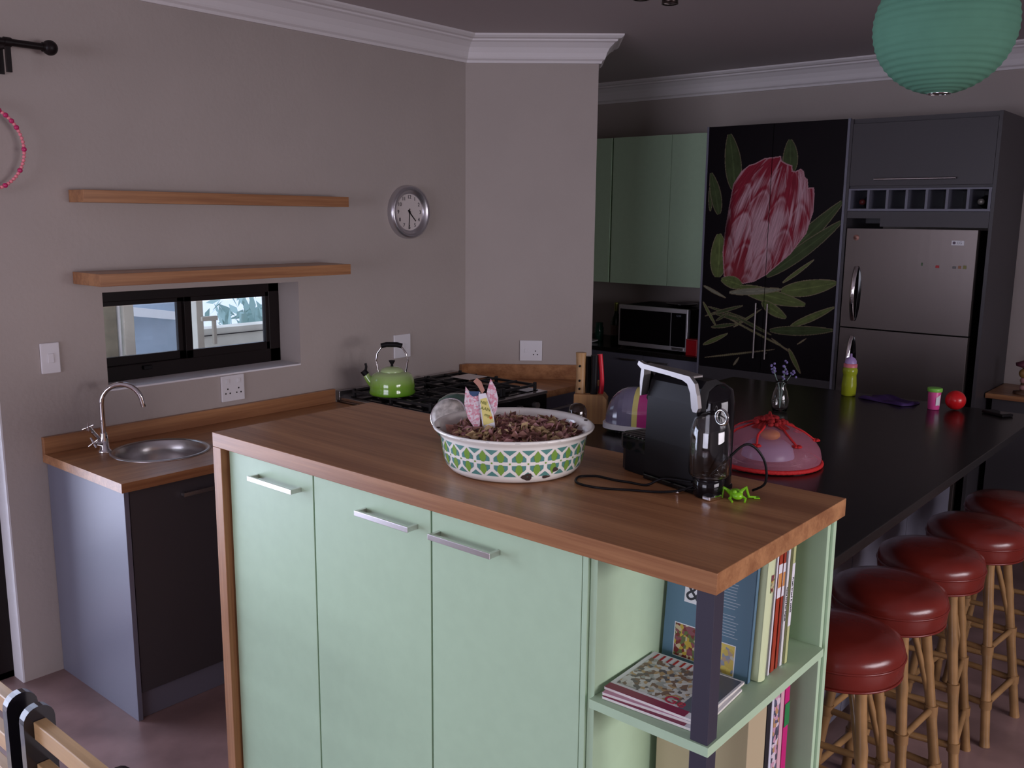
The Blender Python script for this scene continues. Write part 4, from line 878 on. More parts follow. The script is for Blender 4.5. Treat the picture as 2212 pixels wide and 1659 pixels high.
# wooden knife block with handles
kn = thing('knife_block', 'wooden knife block with wood, black and red handles on the dark counter', 'knife block', (1.490, 4.292, 1.001), math.radians(30))
MB().prism([(-0.066, 0), (0.066, 0), (0.066, 0.10), (0.050, 0.118), (-0.066, 0.118)], -0.042, 0.042, 'y').build('block', wood('block_timber', (0.62, 0.36, 0.15), (0.42, 0.22, 0.09), 2, 0.45), kn, bevel=0.004)
hw = wood('handle_timber', (0.55, 0.33, 0.15), (0.42, 0.24, 0.10), 2, 0.4)
def khandle(x, y, w, h, m, nm, rivets=0, bend=0.0):
    pts = smooth_path([(x, y, 0.1185), (x+bend*0.4, y, 0.118+h*0.3), (x-bend*0.1, y, 0.118+h*0.65), (x-bend, y, 0.118+h)], 4)
    o_ = MB().tube(pts, lambda t: w*(1.0-0.16*math.sin(PI*t)), 12, flat=(0.75, 1.0)).build(nm, m, kn)
    if rivets:
        rv = MB()
        for q in (0.12, 0.32, 0.68): rv.cyl((x-0.002, y-w*1.02-0.002, 0.118+h*q), (x-0.002, y-w*0.6, 0.118+h*q), 0.0045, n=12)
        rv.build('rivets', M['black'], o_)
khandle(-0.044, -0.006, 0.0215, 0.165, hw, 'timber_handle', 1)
khandle(-0.012, 0.004, 0.0165, 0.150, M['gloss_black'], 'black_handle'); khandle(0.012, -0.020, 0.0150, 0.158, M['black'], 'black_handle'); khandle(0.010, 0.024, 0.0140, 0.145, M['black'], 'black_handle')
khandle(0.038, 0.0, 0.0115, 0.160, mat('red_plastic', (0.60, 0.012, 0.03), 0.35), 'red_handle', 0, 0.008)
# pepper mill beside the basin
o = MB().lathe([(0.030, 0), (0.032, 0.01), (0.031, 0.05), (0.034, 0.09), (0.034, 0.115), (0.027, 0.135), (0.012, 0.143), (0, 0.144)], n=28, caps=False).build('pepper_mill', mat('dark_brown_gloss', (0.020, 0.010, 0.006), 0.06, coat=0.5)); o.location = (1.648, 3.985, 1.001); tag(o, 'small dark brown glossy pot in front of the knife block', 'pot')
# glass vase with lilac sprigs
vz = thing('glass_vase', 'small clear glass vase with lilac sprigs behind the food cover', 'vase', (1.965, 5.03, 1.001))
MB().lathe([(0, 0), (0.030, 0.001), (0.036, 0.020), (0.038, 0.05), (0.030, 0.085), (0.022, 0.105), (0.024, 0.125), (0.028, 0.135), (0.026, 0.135), (0.0215, 0.124), (0.0195, 0.105), (0.0275, 0.084), (0.035, 0.05), (0.033, 0.021), (0.027, 0.006), (0, 0.006)], n=28, caps=False).build('vase', M['glass'], vz)
r9 = random.Random(4)
for k in range(5):
    a = 2*PI*k/5+0.4; e = Vector((0.045*math.cos(a), 0.045*math.sin(a), 0.17+0.02*(k % 2))); sp_ = MB().tube([(0, 0, 0.01), (0.01*math.cos(a), 0.01*math.sin(a), 0.11), tuple(e)], 0.0015, 6)
    sp_.build('stem', M['outside_green'], vz); fl = MB()
    for j in range(7): fl.sphere(e+Vector((r9.gauss(0, .006), r9.gauss(0, .006), r9.gauss(0, .012))), 0.0055, 8, 5)
    fl.build('blossom', flat('lilac_petal', (0.22, 0.18, 0.42), 0.7), vz)
# sports bottle
wbt = thing('drinks_bottle', 'lime green drinks bottle with pink and lilac cap near the fridge', 'bottle', (2.05, 5.60, 1.001))
MB().lathe([(0.030, 0), (0.033, 0.004), (0.034, 0.05), (0.031, 0.085), (0.030, 0.098), (0.034, 0.110), (0.034, 0.124), (0.029, 0.134)], n=28).build('bottle_body', mat('lime_plastic', (0.45, 0.52, 0.03), 0.15, trans=0.25), wbt)
MB().lathe([(0.031, 0.1345), (0.031, 0.150), (0.028, 0.152)], n=28).build('cap_ring', flat('salmon_plastic', (0.70, 0.20, 0.24), 0.35), wbt)
MB().lathe([(0.027, 0.1525), (0.026, 0.165), (0.018, 0.178), (0.006, 0.183), (0.005, 0.198), (0, 0.199)], n=24, caps=False).build('cap_dome', flat('lilac_plastic', (0.42, 0.30, 0.60), 0.35), wbt)
# purple cloth
o = None
pc = MB(); gx, gy = 26, 14; r3 = random.Random(8); vs = []
for j in range(gy+1):
    for i in range(gx+1):
        u, v = i/gx, j/gy; x = -0.115+0.23*u+0.018*math.sin(v*3); y = -0.055+0.11*v+0.03*u*(v-0.3); z = 0.006+0.006*math.sin(u*9+v*4)*math.sin(v*7+1)+0.010*max(0, 1-abs(u-0.3)*4)*v+0.004
        if i in (0, gx) or j in (0, gy): z = 0.0015
        vs.append((x, y, z))
pc.add(vs, [(j*(gx+1)+i, j*(gx+1)+i+1, (j+1)*(gx+1)+i+1, (j+1)*(gx+1)+i) for j in range(gy) for i in range(gx)], True)
o = pc.build('purple_cloth', mat('purple_cloth', (0.045, 0.016, 0.11), 0.7)); o.location = (2.235, 5.585, 1.001); o.rotation_euler = (0, 0, math.radians(-14)); o.modifiers.new('thick', 'SOLIDIFY').thickness = 0.002; tag(o, 'crumpled dark purple cloth lying on the dark counter by the fridge', 'cloth')
# play dough tub
td = thing('dough_tub', 'pink tub with lime green lid beside the red ball', 'tub', (2.452, 5.535, 1.001))
MB().lathe([(0.023, 0), (0.024, 0.002), (0.027, 0.078), (0.026, 0.080)], n=28).build('tub', flat('hot_pink_plastic', (0.75, 0.08, 0.32), 0.35), td)
MB().lathe([(0.030, 0.0785), (0.031, 0.082), (0.031, 0.092), (0.029, 0.095)], n=28).build('tub_lid', flat('lime_lid', (0.22, 0.60, 0.08), 0.35), td)
lb = MB(); 
pts_ = [(0.0262*math.cos(a), 0.0262*math.sin(a)) for a in [-1.0+0.1*k for k in range(9)]]
lb.add([(x, y, 0.018+0.003*math.sin(i*0.4)) for i, (x, y) in enumerate(pts_)]+[(x*1.06, y*1.06, 0.062-0.006*math.cos(i*0.4)) for i, (x, y) in enumerate(pts_)], [(i, i+1, 10+i, 9+i) for i in range(8)]); lb.build('white_label', paper_w, td)
o = MB().sphere((0, 0, 0.0425), 0.0425, 28, 18).build('red_ball', mat('red_rubber', (0.62, 0.012, 0.016), 0.28, coat=0.2)); o.location = (2.527, 5.585, 1.001); tag(o, 'shiny red play ball on the dark counter beside the pink tub', 'ball')
ph = thing('mobile_phone', 'black phone lying on the dark counter right of the red ball', 'phone', (2.695, 5.60, 1.001), math.radians(60))
MB().box((-0.030, -0.055, 0), (0.030, 0.055, 0.011)).build('phone_body', M['black'], ph, bevel=0.003); MB().box((-0.026, -0.045, 0.0112), (0.026, 0.045, 0.0118)).build('phone_screen', M['gloss_black'], ph)

# ================================================================== bar stools
def make_stool():
    t = thing('bar_stool', 'x', 'stool', (2.80, 3.60, 0), 0, 'cane bar stools with oxblood seats')
    h = 0.76; r = 0.165
    seat = MB().lathe([(0.148, h-0.112), (0.158, h-0.106), (0.163, h-0.095), (0.166, h-0.060), (0.164, h-0.040), (0.158, h-0.022), (0.135, h-0.008), (0.09, h-0.001), (0, h)], n=48).build('seat', M['red_vinyl'], t)
    MB().tube([(0.1655*math.cos(2*PI*k/48), 0.1655*math.sin(2*PI*k/48), h-0.056) for k in range(48)], 0.0035, 6, closed=True).tube([(0.160*math.cos(2*PI*k/48), 0.160*math.sin(2*PI*k/48), h-0.106) for k in range(48)], 0.0035, 6, closed=True).build('piping', M['red_vinyl'], seat)
    ang = [PI/4+k*PI/2 for k in range(4)]
    def leg_pt(a, z): q = 1-z/(h-0.113); rr_ = 0.115+0.095*q; return Vector((rr_*math.cos(a), rr_*math.sin(a), z))
    for a in ang:
        pts = [leg_pt(a, (h-0.113)*(1-k/24)) for k in range(25)]
        MB().tube(pts, lambda q: 0.0155+(0.0022 if abs((q*24) % 6-0) < 0.5 else 0), 12).build('leg', M['cane'], t)
        b0_ = Vector((0.045*math.cos(a), 0.045*math.sin(a), h-0.114)); MB().tube(smooth_path([b0_, b0_*0.6+leg_pt(a, 0.44)*0.4+Vector((0, 0, 0.03)), leg_pt(a, 0.36)], 5), 0.010, 8).build('brace', M['cane'], t)
    for zr in (0.34, 0.15):
        for k in range(4):
            MB().cyl(leg_pt(ang[k], zr), leg_pt(ang[(k+1) % 4], zr), 0.010 if zr > 0.2 else 0.0115, n=10).build('stretcher', M['cane'], t)
        for k in range(4):
            p = leg_pt(ang[k], zr); MB().tube([p-Vector((0, 0, 0.016)), p+Vector((0, 0, 0.016))], 0.020, 10).build('binding', M['cane_bind'], t)
    MB().box((-0.10, -0.10, h-0.1135), (0.10, 0.10, h-0.1125)).build('seat_board', M['cane_bind'], t)
    return t
s0 = make_stool()
spots = [((2.805, 3.60), 6, 'nearest oxblood vinyl bar stool, half hidden by the green island'),
         ((2.795, 4.015), -4, 'second bar stool from the island, oxblood seat on cane legs'),
         ((2.800, 4.405), 8, 'third bar stool from the island, in the middle of the row'),
         ((2.840, 4.80), -6, 'fourth bar stool from the island, oxblood seat cut by the photo edge'),
         ((2.865, 5.205), 5, 'farthest bar stool of the row, mostly in shadow by the photo edge')]
for i, ((x, y), a, lab) in enumerate(spots):
    if i == 0: s0.location = (x, y, 0); s0.rotation_euler = (0, 0, math.radians(a)); s0['label'] = lab
    else: copy_thing(s0, (x, y, 0), math.radians(a), lab)

# ================================================================== back run: pantry with printed doors, fridge housing, microwave bench
YF = 6.51
pn = thing('pantry_cabinet', 'tall dark pantry cabinet whose doors carry a large pink protea print', 'cabinet', (1.18, 6.8, 0))
MB().box((0.735, YF+0.02, 0.10), (1.618, YB-0.004, 2.362)).box((0.76, YF+0.06, 0), (1.60, YB-0.05, 0.10)).build('carcass', M['dark_board'], pn, world=True, bevel=0.001)
MB().box((0.735, YF-0.001, 0.10), (0.748, YF+0.0195, 2.370)).build('edge_strip', M['grey_board'], pn, world=True)
MB().box((1.604, YF-0.001, 0.10), (1.618, YF+0.0195, 2.370)).build('edge_strip', M['grey_board'], pn, world=True)
MB().box((0.750, YF, 0.10), (1.602, YF+0.019, 0.895)).build('lower_front', M['dark_board'], pn, world=True, bevel=0.001)
LEAVES = [ (0.94,1.987,0.885,2.32,0.0577,0),(1.279,2.065,1.272,2.271,0.05,0),(0.851,1.461,0.848,1.727,0.0635,1),(1.166,1.491,1.602,1.919,0.05,0),(1.177,1.482,1.605,1.809,0.0423,0),(1.02,1.416,0.879,1.448,0.0404,1),(1.28,1.449,1.462,1.591,0.0135,1),(1.273,1.397,1.603,1.466,0.05,1),(1.005,1.406,1.427,1.328,0.0462,1),(0.938,1.371,1.277,1.41,0.0231,2),(1.346,1.195,1.6,1.326,0.0231,1),(1.217,1.16,1.605,1.194,0.0308,0),(0.774,1.031,0.941,1.117,0.0154,1),(1.156,1.328,1.315,1.243,0.0346,1),(0.757,1.404,0.915,1.337,0.0115,2),(1.343,1.062,1.425,0.921,0.0154,1),(0.795,1.275,1.069,1.216,0.0096,0),(0.93,1.215,1.355,1.049,0.0067,1),(0.789,0.951,1.255,1.048,0.0058,1),(1.033,1.296,0.776,1.213,0.0115,0),(1.231,1.113,1.346,1.043,0.0058,1),(0.977,1.159,1.158,1.285,0.0087,1),(0.781,1.864,0.77,2.008,0.0144,0),(0.841,1.845,0.774,2.094,0.0385,0),(0.76,1.302,0.863,1.15,0.0115,1),(1.07,1.197,0.83,1.237,0.0135,0),(0.99,0.922,1.025,0.976,0.0077,2),(1.392,1.09,1.448,1.133,0.0048,1),(0.824,1.147,0.997,1.181,0.0135,0),(0.983,1.229,1.229,1.133,0.0115,0),(0.855,1.189,0.939,1.245,0.0096,0) ]
BLOOM = [ (0.895,1.468),(0.878,1.614),(0.889,1.768),(0.908,1.902),(0.927,2.025),(0.976,2.099),(1.025,2.135),(1.06,2.143),(1.124,2.173),(1.164,2.174),(1.222,2.181),(1.229,2.154),(1.259,2.137),(1.296,2.125),(1.298,2.096),(1.315,2.091),(1.348,2.106),(1.368,2.09),(1.375,2.058),(1.393,2.045),(1.4,1.996),(1.409,2.0),(1.434,1.998),(1.44,1.955),(1.44,1.866),(1.406,1.739),(1.318,1.618),(1.176,1.491),(1.097,1.445),(1.015,1.426) ]
def protea_colour(X, Z):
    n = X.shape[0]; rng = np.random.RandomState(3)
    col = np.zeros((n, 3)); col[:] = (0.006, 0.004, 0.006)
    def noise(u, v, s):
        u = u*s; v = v*s; iu = np.floor(u).astype(int); iv = np.floor(v).astype(int); fu = u-iu; fv = v-iv
        fu = fu*fu*(3-2*fu); fv = fv*fv*(3-2*fv)
        T = rng_t; h = lambda a, b: T[(a*73+b*179) % 4096]
        return (h(iu, iv)*(1-fu)+h(iu+1, iv)*fu)*(1-fv)+(h(iu, iv+1)*(1-fu)+h(iu+1, iv+1)*fu)*fv
    rng_t = np.random.RandomState(9).rand(4096)
    def leaf(L):
        bx, bz, tx, tz, w, k = L
        base = {0: (0.050, 0.070, 0.028), 1: (0.105, 0.135, 0.045), 2: (0.20, 0.20, 0.15)}[k]
        dx, dz = tx-bx, tz-bz; ln = math.hypot(dx, dz); ux, uz = dx/ln, dz/ln
        s = ((X-bx)*ux+(Z-bz)*uz)/ln; p = (X-bx)*(-uz)+(Z-bz)*ux
        p = p+0.10*w*np.sin(s*3)
        half = w*0.95*np.clip(np.sin(np.clip(s, 0, 1)**0.85*PI*0.93+0.12), 0, 1)**0.65
        m = (s > 0) & (s < 1) & (np.abs(p) < half)
        q = np.abs(p)/np.maximum(half, 1e-6)
        sh = 0.75+0.35*noise(s*3+bx*10, q+bz*7, 4.0)
        c = np.outer(sh, base)
        rib = q < 0.07
        c[rib] *= 1.5
        edge = (half-np.abs(p)) < 0.0042
        c[edge] = np.array((0.19, 0.16, 0.10))*(0.8 if k == 0 else 1.1)
        col[m] = c[m]
    for L in LEAVES[:5]: leaf(L)
    # bloom polygon
    P = BLOOM; inside = np.zeros(n, bool); dmin = np.full(n, 9.0)
    for i in range(len(P)):
        x1, z1_ = P[i]; x2, z2_ = P[(i+1) % len(P)]
        c = ((z1_ > Z) != (z2_ > Z)) & (X < (x2-x1)*(Z-z1_)/((z2_-z1_) or 1e-9)+x1); inside ^= c
        ex, ez = x2-x1, z2_-z1_; t = np.clip(((X-x1)*ex+(Z-z1_)*ez)/(ex*ex+ez*ez+1e-12), 0, 1); dmin = np.minimum(dmin, np.hypot(X-x1-t*ex, Z-z1_-t*ez))
    bx, bz = 0.965, 1.40; ax, az = 1.25, 2.18; ln = math.hypot(ax-bx, az-bz); ux, uz = (ax-bx)/ln, (az-bz)/ln
    s = ((X-bx)*ux+(Z-bz)*uz)/ln; p = (X-bx)*uz-(Z-bz)*ux
    wv = p/(0.10+0.17*np.sin(np.clip(s*0.9+0.12, 0, 1)*PI)**0.6)
    wide = np.clip(s, 0, 1)
    # long overlapping bracts: broad pale patches broken by red streaks that run up the head
    big = noise(wv*2.2+0.6*np.sin(s*5), s*2.0+0.5*wv, 2.3); streak = noise(wv*9+s*3.0, s*1.6, 2.0); fine = noise(wv*34+s*5, s*7, 2.0)
    rows_ = wide*5.0; ri = np.floor(rows_); rf = rows_-ri
    cell = wv*1.9+0.5*(ri % 2)+0.4*s; cf = np.abs(cell-np.floor(cell)-0.5)*2
    tip = rf-0.62*(1-cf**2)
    edge_l = np.exp(-(tip/0.07)**2); shade = np.exp(-((tip-0.16)/0.10)**2)
    centre = np.exp(-((wv-0.10)/0.55)**2)*np.exp(-((s-0.52)/0.30)**2)
    mixv = -0.22+0.85*big+0.75*streak+0.30*(fine-0.5)+0.22*edge_l-0.22*shade+0.40*centre-0.75*np.clip(wide-0.78, 0, 1)*4*(1-0.5*streak)-0.40*np.clip(-wv-0.35, 0, 1)
    mixv = np.clip((mixv-0.38)*1.7, 0, 1)
    red = np.array((0.23, 0.018, 0.035)); pale = np.array((0.46, 0.27, 0.31)); 
    c = red[None, :]*(1-mixv[:, None])+pale[None, :]*mixv[:, None]
    c *= (0.75+0.5*fine)[:, None]
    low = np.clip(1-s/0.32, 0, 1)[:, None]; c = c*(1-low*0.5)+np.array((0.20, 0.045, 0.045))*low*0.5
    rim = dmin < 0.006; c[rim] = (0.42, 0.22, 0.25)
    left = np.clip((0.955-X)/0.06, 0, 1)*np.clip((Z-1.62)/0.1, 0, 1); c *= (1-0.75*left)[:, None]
    col[inside] = c[inside]
    for L in LEAVES[5:]: leaf(L)
    return col
def printed_door(xa, xb, nx, nz, name):
    z0_, z1_ = 0.898, 2.368
    dd = MB().box((xa, YF, z0_), (xb, YF+0.019, z1_)).build(name, M['gloss_black'], pn, world=True)
    gx = np.linspace(xa+0.0005, xb-0.0005, nx+1); gz = np.linspace(z0_+0.0005, z1_-0.0005, nz+1)
    GX, GZ = np.meshgrid(gx, gz); X = GX.ravel(); Z = GZ.ravel()
    cx_, cy_, cz_ = dd.parent.location
    vs = np.stack([X-cx_, np.full_like(X, YF-0.0006)-cy_, Z-cz_], 1)
    i = np.arange(nx)[None, :]+(nx+1)*np.arange(nz)[:, None]; i = i.ravel()
    fs = np.stack([i, i+1, i+nx+2, i+nx+1], 1)
    me = bpy.data.meshes.new('protea_print'); me.from_pydata(vs.tolist(), [], fs.tolist()); me.update()
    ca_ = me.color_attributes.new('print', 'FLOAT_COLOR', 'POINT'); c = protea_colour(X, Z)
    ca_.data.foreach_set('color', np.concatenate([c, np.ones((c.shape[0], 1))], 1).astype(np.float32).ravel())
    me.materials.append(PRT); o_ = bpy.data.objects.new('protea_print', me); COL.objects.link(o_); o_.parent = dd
    return dd
PRT = bpy.data.materials.new('printed_laminate'); PRT.use_nodes = True
b_ = PRT.node_tree.nodes['Principled BSDF']; b_.inputs['Roughness'].default_value = 0.42; b_.inputs['Specular IOR Level'].default_value = 0.12
at_ = PRT.node_tree.nodes.new('ShaderNodeAttribute'); at_.attribute_name = 'print'; PRT.node_tree.links.new(at_.outputs['Color'], b_.inputs['Base Color'])
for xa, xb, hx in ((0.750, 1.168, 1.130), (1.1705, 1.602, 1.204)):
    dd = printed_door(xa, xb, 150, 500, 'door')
    MB().cyl((hx, YF-0.028, 0.985), (hx, YF-0.028, 1.320), 0.0055, n=8).cyl((hx, YF-0.0007, 1.02), (hx, YF-0.028, 1.02), 0.004, n=8).cyl((hx, YF-0.0007, 1.285), (hx, YF-0.028, 1.285), 0.004, n=8).build('handle', mat('handle_dull_steel', (0.30, 0.27, 0.27), 0.4, 0.8), dd, world=True)

fh = thing('fridge_housing', 'tall charcoal cabinet around the fridge with bottle slots and a flap door', 'cabinet', (2.0, 6.8, 0))
MB().box((1.6195, YF, 0), (1.634, YB-0.004, 2.365)).box((2.368, YF, 0), (2.385, YB-0.004, 2.365)).box((1.634, YF+0.02, 2.34), (2.368, YB-0.004, 2.365)).box((1.634, YF+0.30, 1.80), (2.368, YF+0.31, 2.34)).box((1.634, YF+0.02, 1.99), (2.368, YF+0.30, 2.005)).build('carcass', M['dark_board'], fh, world=True)
dd = MB().box((1.6355, YF, 2.004), (2.3665, YF+0.019, 2.338)).build('flap_door', M['dark_board'], fh, world=True, bevel=0.001)
MB().cyl((1.778, YF-0.028, 2.037), (2.197, YF-0.028, 2.037), 0.0055, n=10).cyl((1.82, YF, 2.037), (1.82, YF-0.028, 2.037), 0.004, n=8).cyl((2.155, YF, 2.037), (2.155, YF-0.028, 2.037), 0.004, n=8).build('handle', M['satin'], dd, world=True)
rk = MB(); rk.box((1.6345, YF+0.001, 1.980), (2.3675, YF+0.29, 1.989)).box((1.6345, YF+0.001, 1.868), (2.3675, YF+0.29, 1.880))
for k in range(8):
    x = 1.6355+k*(0.7175/7); rk.box((x, YF+0.001, 1.8801), (x+0.013, YF+0.29, 1.9799))
rk.build('bottle_rack', M['grey_board'], fh, world=True)
MB().box((1.6355, YF+0.28, 1.8801), (2.3665, YF+0.288, 1.9799)).build('rack_back', M['gloss_black'], fh, world=True)
MB().box((1.820, YF, 1.784), (2.3665, YF+0.018, 1.866)).box((1.6355, YF, 1.828), (1.8199, YF+0.018, 1.866)).build('filler_panel', M['dark_board'], fh, world=True)
def wine(x, lab, foil):
    t = thing('wine_bottle', lab, 'bottle', (x, YF+0.05, 1.8805+0.037), 0, 'wine bottles in the rack above the fridge')
    Mw = Matrix.Rotation(-PI/2, 4, 'X')
    MB().lathe([(0.0, 0), (0.013, 0.001), (0.0145, 0.02), (0.013, 0.025), (0.0135, 0.06), (0.030, 0.10), (0.036, 0.12), (0.036, 0.20), (0, 0.20)], n=20, M4=Mw, caps=False).build('bottle_glass', M['gloss_black'], t)
    MB().lathe([(0.0, -0.0006), (0.0142, -0.0002), (0.0155, 0.022)], n=20, M4=Mw, caps=False).build('foil_cap', foil, t)
wine(1.693, 'wine bottle with dark red foil in the leftmost slot above the fridge', flat('wine_foil_red', (0.10, 0.015, 0.015), 0.4))
wine(2.306, 'wine bottle with pale silver foil in the rightmost slot above the fridge', flat('wine_foil_pale', (0.30, 0.28, 0.25), 0.4, metal=0.5))

fg2 = thing('fridge', 'stainless steel two door fridge freezer with curved handles', 'fridge', (1.98, 6.8, 0))
FX0, FX1, FZ, FM = 1.640, 2.322, 1.772, 1.218
MB().box((FX0+0.004, YF+0.052, 0.03), (FX1-0.004, YB-0.02, FZ-0.006)).build('fridge_body', M['black'], fg2, world=True, bevel=0.004)
MB().box((FX0+0.03, YF+0.06, 0.0), (FX1-0.03, YF+0.3, 0.0295)).build('kick_foot', M['black'], fg2, world=True)
for nm, za, zb, h0, h1 in (('freezer_door', FM+0.004, FZ, 1.262, 1.560), ('fridge_door', 0.05, FM-0.004, 0.87, 1.170)):
    xm = (FX0+FX1)/2; prof2 = [(FX0, YF+0.050)]+[(FX0+(FX1-FX0)*k/12, YF-0.001-0.010*(1-((k-6)/6)**2)) for k in range(13)]+[(FX1, YF+0.050)]
    dd = MB().prism(prof2, za, zb, 'z').build(nm, M['fridge'], fg2, world=True, bevel=0.002)
    hp = [(1.712, YF-0.006-0.042*math.sin(PI*k/14)**0.7, h0+(h1-h0)*k/14) for k in range(15)]
    MB().tube(hp, 0.0085, 12, flat=(1.5, 0.8)).build('handle', M['chrome'], dd, world=True)
    rc = MB(); rc.lathe([(0.036, 0.0), (0.034, 0.0012), (0, 0.0012)], n=32, caps=False, M4=Matrix.Translation((1.722, YF-0.0055, (h0+h1)/2)) @ Matrix.Diagonal((0.72, 1, 4.3, 1)) @ Matrix.Rotation(PI/2, 4, 'X')); rc.build('handle_recess', M['gloss_black'], dd, world=True)
bd = fg2
MB().box((2.200, YF-0.0085, 1.693), (2.262, YF-0.0062, 1.717)).build('badge', paper_w, bd, world=True)
bl_off = fg2.location
MB().cyl((2.213, YF-0.0086, 1.705), (2.213, YF-0.0094, 1.705), 0.0075, n=18).build('badge_logo', flat('logo_maroon', (0.10, 0.06, 0.10), 0.4), bd, world=True)
text_mesh('badge_lettering', 'LG', 0.019, flat('logo_grey', (0.18, 0.18, 0.20), 0.4), bd, TR(2.240-bl_off.x, YF-0.0090-bl_off.y, 1.705) @ RX)
def magnet(lab, x, z, w, h, c, shape='box'):
    y = YF-0.0105+0.006*abs((x-1.98)/0.34)**2
    if shape == 'box': o_ = MB().box((x-w/2, y-0.004, z-h/2), (x+w/2, y+0.002, z+h/2)).build('fridge_magnet', c, bevel=0.001)
    else: o_ = MB().lathe([(w/2, 0.0), (w/2, 0.004), (0, 0.005)], n=16, caps=False, M4=Matrix.Translation((x, y+0.001, z)) @ Matrix.Rotation(PI/2, 4, 'X')).build('fridge_magnet', c)
    tag(o_, lab, 'magnet', 'magnets on the fridge door'); return o_
magnet('round dark and pink magnet at the top left of the fridge door', 1.699, 1.722, 0.032, 0.04, mat('brown_pink_print', (0.05, 0.02, 0.02), 0.5, col2=(0.5, 0.25, 0.2), nscale=50), 'round')
magnet('small red magnet in the middle of the freezer door', 2.141, 1.579, 0.018, 0.013, flat('red_magnet', (0.45, 0.01, 0.02), 0.4))
magnet('tiny green magnet left of the red magnet', 2.062, 1.589, 0.008, 0.016, flat('green_magnet', (0.06, 0.12, 0.05), 0.4))
magnet('small black and white magnet right of the red one', 2.224, 1.578, 0.016, 0.012, flat('blackish_magnet', (0.12, 0.12, 0.12), 0.4))
magnet('small orange brown magnet on the freezer door', 2.250, 1.580, 0.013, 0.015, flat('brown_magnet', (0.30, 0.12, 0.05), 0.4))
magnet('small olive yellow magnet furthest right on the freezer door', 2.275, 1.581, 0.015, 0.018, flat('olive_magnet', (0.20, 0.19, 0.05), 0.4))

# green wall units
gu = thing('wall_cabinet', 'mint green wall cabinet between the pier and the protea doors', 'cabinet', (0.1, 6.9, 1.37))
MB().box((-0.62, 6.781, 1.37), (0.734, YB-0.003, 2.362)).build('carcass', M['green'], gu, world=True)
for xa, xb in ((-0.62, -0.140), (-0.125, 0.3375), (0.3405, 0.733)): MB().box((xa, 6.762, 1.366), (xb, 6.780, 2.362)).build('door', M['green'], gu, world=True, bevel=0.001)
# microwave bench
mbh_ = thing('back_counter', 'dark stone counter holding the microwave against the back wall', 'countertop', (0.05, 6.8, 0.905))
MB().box((-0.655, 6.535, 0.910), (0.734, YB-0.003, 0.938)).build('stone_top', M['granite'], mbh_, world=True, bevel=0.002)
mc2 = thing('back_cabinet', 'charcoal base cabinet with silver bar handles below the microwave', 'cabinet', (0.05, 6.8, 0))
MB().box((-0.655, 6.572, 0.10), (0.734, YB-0.003, 0.909)).box((-0.655, 6.62, 0), (0.734, 6.9, 0.10)).build('carcass', M['dark_board'], mc2, world=True)
for xa, xb, h0, h1 in ((-0.650, -0.16, -0.40, -0.24), (-0.155, 0.300, 0.145, 0.265), (0.304, 0.733, 0.355, 0.510)):
    dd = MB().box((xa, 6.552, 0.12), (xb, 6.571, 0.906)).build('door', M['grey_board'], mc2, world=True, bevel=0.001)
    MB().box((h0, 6.524, 0.866), (h1, 6.530, 0.877)).box((h0+0.005, 6.530, 0.868), (h0+0.012, 6.552, 0.875)).box((h1-0.012, 6.530, 0.868), (h1-0.005, 6.552, 0.875)).build('handle', M['satin'], dd, world=True)
mw = thing('microwave', 'silver framed microwave oven with black glass door on the back counter', 'microwave', (0.325, 6.8, 0.939))
MB().box((0.055, 6.64, 0.95), (0.600, 7.02, 1.228)).build('casing', M['black'], mw, world=True, bevel=0.004)
dd = MB().box((0.058, 6.615, 0.952), (0.597, 6.6395, 1.232)).build('front_frame', mat('bright_steel', (0.75, 0.72, 0.74), 0.42, 0.8), mw, world=True, bevel=0.003)
MB().box((0.072, 6.611, 0.982), (0.470, 6.6145, 1.205)).build('door_glass', M['gloss_black'], dd, world=True); MB().box((0.476, 6.611, 0.982), (0.585, 6.6145, 1.205)).build('control_panel', M['gloss_black'], dd, world=True)
text_mesh('display_digits', '12:00', 0.017, flat('dim_display', (0.16, 0.18, 0.22), 0.4), dd, TR(0.530-0.325, 6.6105-6.8, 1.187-0.939) @ RX)
MB().box((0.485, 6.610, 0.958), (0.575, 6.6145, 0.975)).build('door_button', M['satin'], dd, world=True, bevel=0.001)
for x in (0.10, 0.55):
    for y in (6.68, 6.98): MB().cyl((x, y, 0.9385), (x, y, 0.9505), 0.012, n=10).build('foot', M['black'], mw, world=True)
o = MB().lathe([(0, 0.001), (0.05, 0), (0.10, 0.012), (0.11, 0.02), (0.10, 0.018), (0, 0.006)], n=28, caps=False).build('dark_dish', M['gloss_black']); o.location = (0.42, 6.84, 1.2285); tag(o, 'shallow dark dish on top of the microwave', 'dish')
wb2 = thing('green_bottle', 'dark green glass bottle with gold neck foil left of the microwave', 'bottle', (-0.055, 6.75, 0.939))
MB().lathe([(0.034, 0), (0.037, 0.005), (0.037, 0.155), (0.030, 0.185), (0.016, 0.215), (0.0135, 0.24)], n=24).build('bottle_glass', mat('dark_bottle_glass', (0.015, 0.03, 0.012), 0.06), wb2)
MB().lathe([(0.0145, 0.225), (0.015, 0.285), (0.013, 0.29), (0, 0.29)], n=20, caps=False).build('neck_foil', mat('gold_green_foil', (0.22, 0.24, 0.05), 0.35, 0.6), wb2)
MB().lathe([(0.0375, 0.06), (0.0377, 0.065), (0.0377, 0.125), (0.0375, 0.13)], n=24, caps=False).build('label', flat('brown_label', (0.12, 0.07, 0.05), 0.6), wb2)
